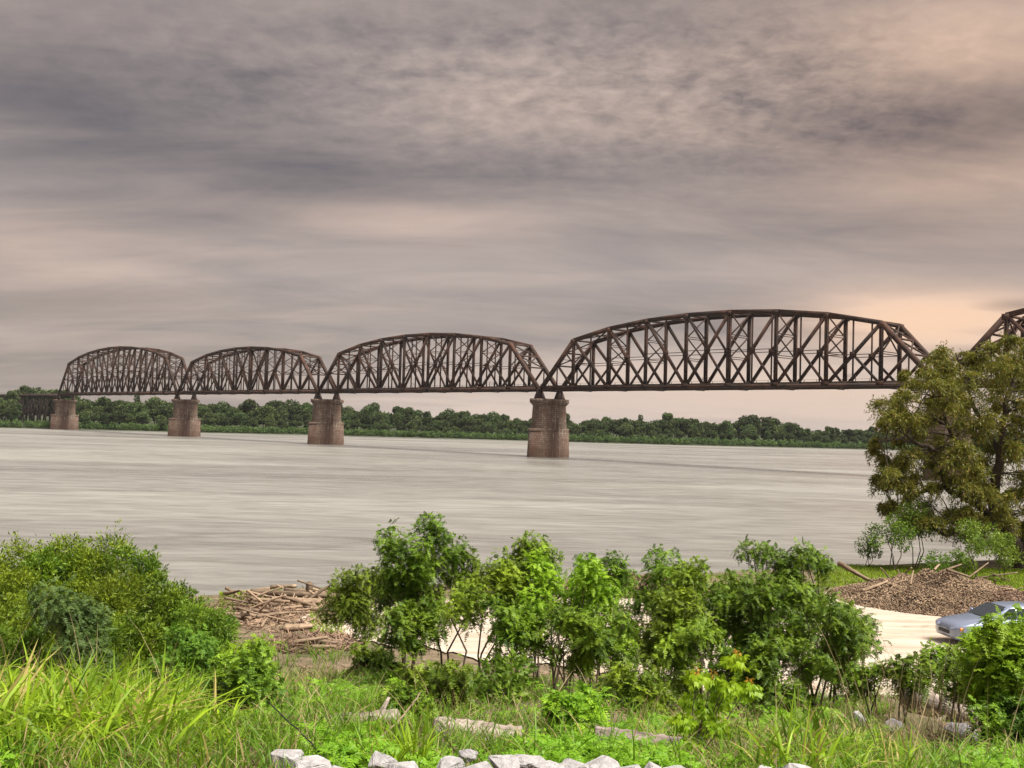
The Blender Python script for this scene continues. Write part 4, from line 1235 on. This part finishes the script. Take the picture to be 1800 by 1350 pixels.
def heap(name, label, cx, cy, rx, ry, h, n, skew=0.0, L=.20, W=.055):
    def hz(X, Y):
        u_ = (X - cx) / rx; v_ = (Y - cy) / ry
        q = np.sqrt(u_ * u_ + v_ * v_)
        return np.clip(1 - q, 0, 1) ** .9 * h * (1 + skew * u_) * (1 + .12 * np.sin(2.1 * X + 1.3 * Y) + .10 * np.sin(4.7 * X - 3 * Y))
    mb = MB()
    gx = np.linspace(cx - rx, cx + rx, 60); gy = np.linspace(cy - ry, cy + ry, 40)
    GX, GY = np.meshgrid(gx, gy)
    GZ = ground_z(GX, GY) + hz(GX, GY) - .06 + RNG.normal(0, .03, GX.shape)
    i_ = np.arange(59)[None, :] + 60 * np.arange(39)[:, None]
    mb.add(np.stack([GX, GY, GZ], -1).reshape(-1, 3), np.stack([i_, i_ + 1, i_ + 61, i_ + 60], -1).reshape(-1, 4))
    a = RNG.uniform(0, 6.28, n); q = np.sqrt(RNG.uniform(0, 1, n)) * 1.02
    X = cx + rx * q * np.cos(a); Y = cy + ry * q * np.sin(a)
    P = np.stack([X, Y, ground_z(X, Y) + hz(X, Y) + RNG.uniform(-.02, .10, n)], -1)
    sticks(mb, P, L, W, .5, .05)
    o = mb.build(name, CHIPS)
    tag(o, label, 'debris', None, 'stuff')
    return hz
cxr = ray(1668, 1040)[0] * 47
hz1 = heap('driftwood_debris', 'long brown heap of broken driftwood and chips behind the silver car', cxr, 47.5, 4.9, 4.6, 1.25, 34000, .0, .13, .034)
heap('driftwood_debris', 'low end of the brown driftwood heap running behind the car roof', ray(1790, 1050)[0] * 46, 45.6, 6.5, 3.4, .8, 20000, 0, .13, .034)
heap('driftwood_debris', 'small brown driftwood heap seen through the gap in the thicket', ray(1110, 1045)[0] * 48, 47.5, 4.0, 1.8, .9, 4500)
heap('driftwood_debris', 'brown bed of sticks and litter beneath the left driftwood logs', ray(500, 1085)[0] * 40.5, 40.5, 3.0, 4.6, .16, 1100, 0, .45, .03)
heap('driftwood_debris', 'flat brown litter of sticks at the pavement edge', ray(555, 1135)[0] * 34.5, 34.3, 1.5, 1.6, .2, 500, 0, .45, .03)
HG = 'logs sticking out of the long driftwood heap'
for (ax_, ay_), (bx_, by_), Y, r, lab in [
    ((1475, 990), (1530, 1020), 52, .22, 'bare tan trunk slanting up out of the thicket beside the heap'), ((1528, 1021), (1600, 1016), 50, .2, 'tan trunk lying flat at the back of the heap'),
    ((1600, 1028), (1606, 1003), 46.5, .09, 'pale stake standing in the heap'), ((1642, 1002), (1652, 992), 48, .1, 'short pale stub on top of the heap'), ((1650, 1005), (1690, 993), 48, .10, 'pale log lying across the crest of the heap'),
    ((1665, 1000), (1705, 1015), 46.5, .12, 'dark log running down the right side of the heap crest'), ((1703, 1014), (1738, 990), 47.5, .07, 'thin pale pole leaning right from the heap'), ((1712, 1016), (1790, 1008), 49, .08, 'long pale branch lying on grass right of the heap'),
    ((1742, 1008), (1775, 1020), 49, .06, 'forked pale branch on the grass right of the heap'), ((1515, 1038), (1560, 1022), 47, .16, 'thick dark log at the left end of the heap'), ((1680, 1020), (1684, 1038), 45, .05, 'thin stick poking from the middle of the heap')]:
    log('driftwood_log', lab, 'driftwood', at(ax_, ay_, Y), at(bx_, by_, Y + .4), r * .55, r * .35, WOOD, HG, .04)
for k in range(26):
    px = RNG.uniform(1540, 1780); Y = RNG.uniform(45, 50); X = ray(px, 1030)[0] * Y
    c = np.array([X, Y, gz(X, Y) + float(hz1(X, Y)) + .06]); az = RNG.uniform(0, 6.28); el = RNG.normal(0, .35); L_ = RNG.uniform(.6, 2.2)
    d = np.array([math.cos(az) * math.cos(el), math.sin(az) * math.cos(el), math.sin(el)]) * L_ / 2
    r = RNG.uniform(.02, .05)
    log('driftwood_stick', 'thin weathered stick lying on the slope of the long driftwood heap', 'stick', c - d, c + d, r, r * .6, WOOD, 'thin sticks on the long driftwood heap', .1)
print('debris', round(time.time() - T0, 1))

# ------------------------------------------------------------------ silver car
def simple(name, color, rough, metal=0.0, spec=.5, coat=0.0):
    m, g, o = material(name)
    tc = g.new('ShaderNodeTexCoord').outputs['Object']
    n = g.noise(tc, 6, 5, .6)
    p = principled(g, o, g.mix(g.math('MULTIPLY', n, .25), color, tuple(c * .7 for c in color)), rough, None, spec, metal)
    p.inputs['Coat Weight'].default_value = coat
    return m
PAINT = simple('silver_blue_paint', (0.20, 0.24, 0.34), .3, .3, .5, .6)
GLASSM = simple('dark_window_glass', (0.02, 0.028, 0.035), .06, 0, .6)
TYREM = simple('tyre_rubber', (0.018, 0.018, 0.018), .85)
RIMM = simple('alloy_rim', (0.45, 0.45, 0.47), .35, .7)
LAMPM = simple('headlight_lens', (0.55, 0.56, 0.58), .12)
AMBER = simple('amber_lens', (0.75, 0.25, 0.05), .2)
TRIM = simple('black_trim', (0.02, 0.02, 0.022), .6)
def car():
    Y = 37.6
    xf = ray(1653, 1110)[0] * Y
    X = xf + 2.28; z = gz(X, Y) + .06
    root = empty('parked_car', (X, Y, z), math.pi + math.radians(7))
    tag(root, 'silver blue parked car facing the river, half hidden by the lime sapling', 'car')
    S = [  # x, half width, underside, waist z, hood/deck z, hood half width
        (2.28, .50, .36, .55, .60, .46), (2.22, .70, .26, .62, .70, .62), (2.05, .80, .22, .66, .78, .70), (1.6, .87, .21, .68, .88, .76), (1.0, .89, .21, .70, .96, .78),
        (.4, .90, .21, .72, 1.0, .80), (-.6, .90, .21, .74, 1.0, .80), (-1.4, .89, .22, .76, 1.02, .79), (-1.9, .86, .25, .76, 1.02, .74), (-2.15, .76, .32, .74, .98, .66), (-2.25, .62, .42, .70, .92, .56)]
    rings = []
    for x, hw, zu, zw, zh, hh in S:
        rings.append([(x, -hw * .86, zu), (x, -hw, zu + .14), (x, -hw, zw), (x, -hw * .97, (zw + zh) / 2 + .02), (x, -hh, zh - .02), (x, -hh * .5, zh + .02), (x, hh * .5, zh + .02), (x, hh, zh - .02), (x, hw * .97, (zw + zh) / 2 + .02), (x, hw, zw), (x, hw, zu + .14), (x, hw * .86, zu)])
    MB().ring(rings).build('body', PAINT, root, True)
    C = [(1.02, .74, .95, .70), (.25, .66, 1.36, .60), (.0, .62, 1.42, .56), (-.7, .61, 1.44, .55), (-1.2, .62, 1.38, .56), (-1.85, .70, 1.02, .64)]
    rr = []
    for x, hw, zt_, ht in C:
        rr.append([(x, -.79, .93), (x, -hw - .03, (zt_ + .93) / 2), (x, -ht, zt_ - .03), (x, -ht * .6, zt_), (x, ht * .6, zt_), (x, ht, zt_ - .03), (x, hw + .03, (zt_ + .93) / 2), (x, .79, .93)])
    MB().ring(rr).build('cabin_roof', PAINT, root, True)
    for sg in (-1, 1):
        def P(x, z):
            f = (z - .93) / .5
            return (x, sg * (.80 - .215 * f + .012), z)
        g1 = MB().add([P(.80, .99), P(.02, .99), P(.02, 1.34), P(.24, 1.32)], [(0, 1, 2, 3)])
        g1.build('side_window', GLASSM, root)
        g2 = MB().add([P(-.06, .99), P(-1.0, 1.01), P(-.95, 1.33), P(-.06, 1.345)], [(0, 1, 2, 3)])
        g2.build('side_window', GLASSM, root)
        hl = MB().ring([[(2.20, sg * .36, .56), (2.16, sg * .66, .57), (2.15, sg * .66, .70), (2.18, sg * .36, .68)], [(2.285, sg * .40, .57), (2.20, sg * .715, .58), (2.17, sg * .70, .70), (2.24, sg * .40, .68)]])
        hl.build('headlight', LAMPM, root)
        am = MB().box((2.04, sg * .80 - .03, .58), (2.14, sg * .80 + .01, .68)); am.build('indicator', AMBER, root)
        mr = MB().tube([(.72, sg * .84, 1.02), (.70, sg * .95, 1.04), (.70, sg * 1.02, 1.04)], [.04, .075, .05], 8); mr.build('wing_mirror', PAINT, root, True)
        for x in (1.38, -1.30):
            wh = empty('wheel', (x, sg * .80, .315)); wh.parent = root
            a = np.linspace(0, 2 * math.pi, 29)[:-1]
            def circ(r, y): return [(math.cos(t) * r, y, math.sin(t) * r) for t in a]
            MB().ring([circ(.20, -.10), circ(.29, -.11), circ(.315, -.07), circ(.315, .07), circ(.29, .11), circ(.20, .10)]).build('tyre', TYREM, wh, True)
            rm = MB().ring([circ(.05, sg * .115), circ(.07, sg * .12)])
            for k in range(7):
                t = k * 2 * math.pi / 7
                rm.bar((math.cos(t) * .05, sg * .112, math.sin(t) * .05), (math.cos(t) * .2, sg * .112, math.sin(t) * .2), .05, .02)
            rm.ring([circ(.185, sg * .104), circ(.185, sg * .118), circ(.21, sg * .118), circ(.21, sg * .104)])
            rm.build('rim', RIMM, wh)
            ar = MB().ring([[(x + math.cos(t) * .34, sg * .897, .315 + math.sin(t) * .34) for t in np.linspace(-.35, math.pi + .35, 20)], [(x + math.cos(t) * .34, sg * .905, .315 + math.sin(t) * .34) for t in np.linspace(-.35, math.pi + .35, 20)]])
            ar.build('wheel_arch', TRIM, root)
    ws = MB().add([(.98, -.68, .985), (.98, .68, .985), (.29, .575, 1.352), (.29, -.575, 1.352)], [(0, 1, 2, 3)]); ws.v[0] += np.array([.03, 0, .02]); ws.build('windscreen', GLASSM, root)
    rw = MB().add([(-1.78, -.6, 1.08), (-1.78, .6, 1.08), (-1.24, .53, 1.37), (-1.24, -.53, 1.37)], [(0, 3, 2, 1)]); rw.v[0] += np.array([-.03, 0, .015]); rw.build('rear_window', GLASSM, root)
    MB().box((2.2, -.34, .40), (2.30, .34, .52)).build('grille', TRIM, root)
car()

# ------------------------------------------------------------------ grasses and weeds
def region(n, x0, x1, y0, y1, pxlo=-80, pxhi=1880):
    """ground points over a range of picture columns and depths"""
    Y = np.sqrt(RNG.uniform(y0 ** 2, y1 ** 2, n))
    px = RNG.uniform(x0, x1, n)
    X = (px - 900) / FPX * Y
    return np.stack([X, Y, ground_z(X, Y)], -1)

def tufts(mb, n, x0, x1, y0, y1, per, spread, h, wd, lean=.22, bend=.55):
    C = region(n, x0, x1, y0, y1)
    P = np.repeat(C, per, 0); P[:, :2] += RNG.normal(0, spread, (len(P), 2)); P[:, 2] = ground_z(P[:, 0], P[:, 1]) - .02
    sc = np.repeat(RNG.uniform(.65, 1.2, n), per)
    m_ = len(P)
    blades(mb, P, h * sc * RNG.uniform(.6, 1.15, m_), wd * RNG.uniform(.7, 1.3, m_), RNG.uniform(0, lean * 2, m_), RNG.uniform(.05, bend * 2, m_), 5)

g = MB()
tufts(g, 300, -60, 310, 8.4, 13, 8, .12, .80, .031, .26, .85)
tufts(g, 110, 230, 430, 9, 14, 8, .13, .66, .022, .28, .8)
tufts(g, 80, -60, 420, 7.6, 9.4, 9, .08, .42, .015)
tufts(g, 14, 1360, 1450, 8.2, 10.5, 8, .06, .66, .028, .2, .8)
tufts(g, 30, 1450, 1640, 8.2, 11, 7, .08, .52, .024, .25, .85)
tufts(g, 20, 640, 780, 8.2, 9.5, 8, .05, .42, .020)
tag(g.build('tall_grass', L_GRASS), 'tall bright green cane grass on the near bank', 'grass', None, 'stuff')
g = MB()
tufts(g, 1000, -60, 560, 7.4, 22, 14, .10, .38, .012)
tufts(g, 1000, 560, 1250, 9.6, 24, 13, .12, .30, .011)
tufts(g, 300, 440, 700, 8.6, 22, 13, .12, .34, .012)
tufts(g, 70, 560, 930, 9.2, 10.1, 8, .06, .30, .010)
tufts(g, 260, 900, 1860, 8.0, 11.5, 6, .07, .46, .013, .3, .7)
tufts(g, 120, 480, 900, 8.2, 12.5, 6, .07, .44, .013, .3, .7)
tufts(g, 60, 480, 1250, 6.5, 7.6, 7, .04, .22, .009)
tufts(g, 560, 1200, 1570, 7.4, 24, 13, .12, .30, .012)
tufts(g, 200, 1540, 1860, 7.4, 11, 13, .12, .30, .012)
tufts(g, 60, 1540, 1860, 11, 20, 9, .12, .18, .010)
tufts(g, 260, -60, 1860, 6.9, 8.2, 8, .06, .20, .010)
tufts(g, 420, -60, 620, 15, 34, 12, .16, .50, .022)
tufts(g, 800, 560, 1500, 44, 66, 8, .2, .22, .03)
tufts(g, 260, 560, 1880, 20, 30, 10, .16, .30, .018)
tag(g.build('low_grass', L_LOWGRASS), 'mixed low green grass covering the near bank', 'grass', None, 'stuff')
g = MB()
tufts(g, 170, -60, 480, 7.4, 14, 9, .12, .32, .007, .5, .5)
tufts(g, 150, 470, 640, 9, 24, 10, .14, .45, .008, .5, .5)
tufts(g, 170, 1180, 1700, 8, 20, 12, .12, .32, .007, .6, .5)
tufts(g, 180, 640, 1250, 8.4, 20, 6, .10, .36, .006, .3, .4)
tufts(g, 200, 1180, 1860, 8, 14, 7, .12, .36, .006, .5, .5)
tufts(g, 45, 560, 1860, 8.5, 14, 3, .05, .75, .007, .2, .3)
tufts(g, 70, 700, 1200, 9, 20, 8, .12, .35, .008, .6, .5)
tufts(g, 28, 1500, 1720, 9, 18, 3, .05, 1.3, .008, .12, .15)
tufts(g, 24, -60, 420, 9, 15, 3, .05, 1.3, .008, .15, .2)
tag(g.build('dry_grass', L_DRY), 'dry tan straw and dead stalks among the green grass', 'dry grass', None, 'stuff')
g = MB()
for x0, x1, y0, y1, n, L in ((560, 700, 8.2, 10.2, 40, .26), (700, 960, 7.9, 9.2, 22, .16), (930, 1210, 8.0, 9.7, 100, .25), (960, 1200, 10.6, 12, 40, .24), (1150, 1420, 7.6, 9, 30, .17), (1700, 1860, 8, 10, 45, .28), (380, 560, 11, 18, 45, .30), (560, 800, 12.5, 20, 90, .30), (1250, 1560, 10, 20, 50, .28), (900, 1400, 12.5, 19, 70, .30), (1400, 1850, 8, 10, 45, .16), (-60, 60, 7.4, 8.6, 26, .22)):
    C = region(n, x0, x1, y0, y1)
    per = 7
    P = np.repeat(C, per, 0) + np.array([0, 0, .02])
    P[:, 2] += RNG.uniform(0, .20, len(P)) * L / .3
    az = RNG.uniform(0, 6.28, len(P)); el = RNG.uniform(.3, 1.0, len(P))
    d = np.stack([np.cos(az) * np.cos(el), np.sin(az) * np.cos(el), np.sin(el)], -1)
    fronds(g, P, d, L * RNG.uniform(.6, 1.2, len(P)), 9, .050 * (L / .3) ** .5, .020 * (L / .3) ** .5, .55)
    m_ = n * 24
    Q = np.repeat(C, 24, 0); Q[:, :2] += RNG.normal(0, .12, (m_, 2)); Q[:, 2] += RNG.uniform(.02, .8, m_) * L
    scatter_leaves(g, Q, np.tile([0, 0, -.2], (m_, 1)), .050, .028, .9)
tag(g.build('green_weeds', L_WEED), 'bright ferny weeds and leafy herbs on the near bank', 'weeds', None, 'stuff')
g = MB()
def lawn(n, px0, px1, y0, y1, h=.16):
    P = region(n, px0, px1, y0, y1)
    blades(g, P, h * RNG.uniform(.6, 1.3, n), .03 * RNG.uniform(.7, 1.3, n), RNG.uniform(0, .4, n), RNG.uniform(0, .8, n), 3)
lawn(9000, 1440, 1640, 51, 60); lawn(12000, 1640, 1880, 52, 60); lawn(7000, 1730, 1880, 46.5, 52, .22); lawn(5000, 400, 620, 41, 48); lawn(1500, 560, 620, 36, 41)
tag(g.build('shore_grass', L_LAWN), 'short bright green grass along the river shore', 'grass', None, 'stuff')
g = MB()
P = region(2600, 540, 1880, 22, 31); sticks(g, P + np.array([0, 0, .03]), .25, .02)
P = region(1500, -60, 1880, 7.6, 14); sticks(g, P + np.array([0, 0, .03]), .18, .012, .5)
tag(g.build('twig_litter', CHIPS), 'scattered dead twigs and bark on the bank', 'twigs', None, 'stuff')
print('done', round(time.time() - T0, 1))

# ------------------------------------------------------------------ evening haze over the river
m, hg, ho = material('evening_haze')
pv = hg.new('ShaderNodeVolumePrincipled')
pv.inputs['Color'].default_value = (0.80, 0.82, 0.88, 1)
pv.inputs['Density'].default_value = 0.00004
pv.inputs['Anisotropy'].default_value = 0.0
hg.t.links.new(pv.outputs[0], ho.inputs['Volume'])
tag(MB().box((-9500, -260, -3.6), (9500, 16500, 52)).build('haze', m), 'thin pale evening haze over river and far bank', None, None, 'stuff')
print('done', round(time.time() - T0, 1))
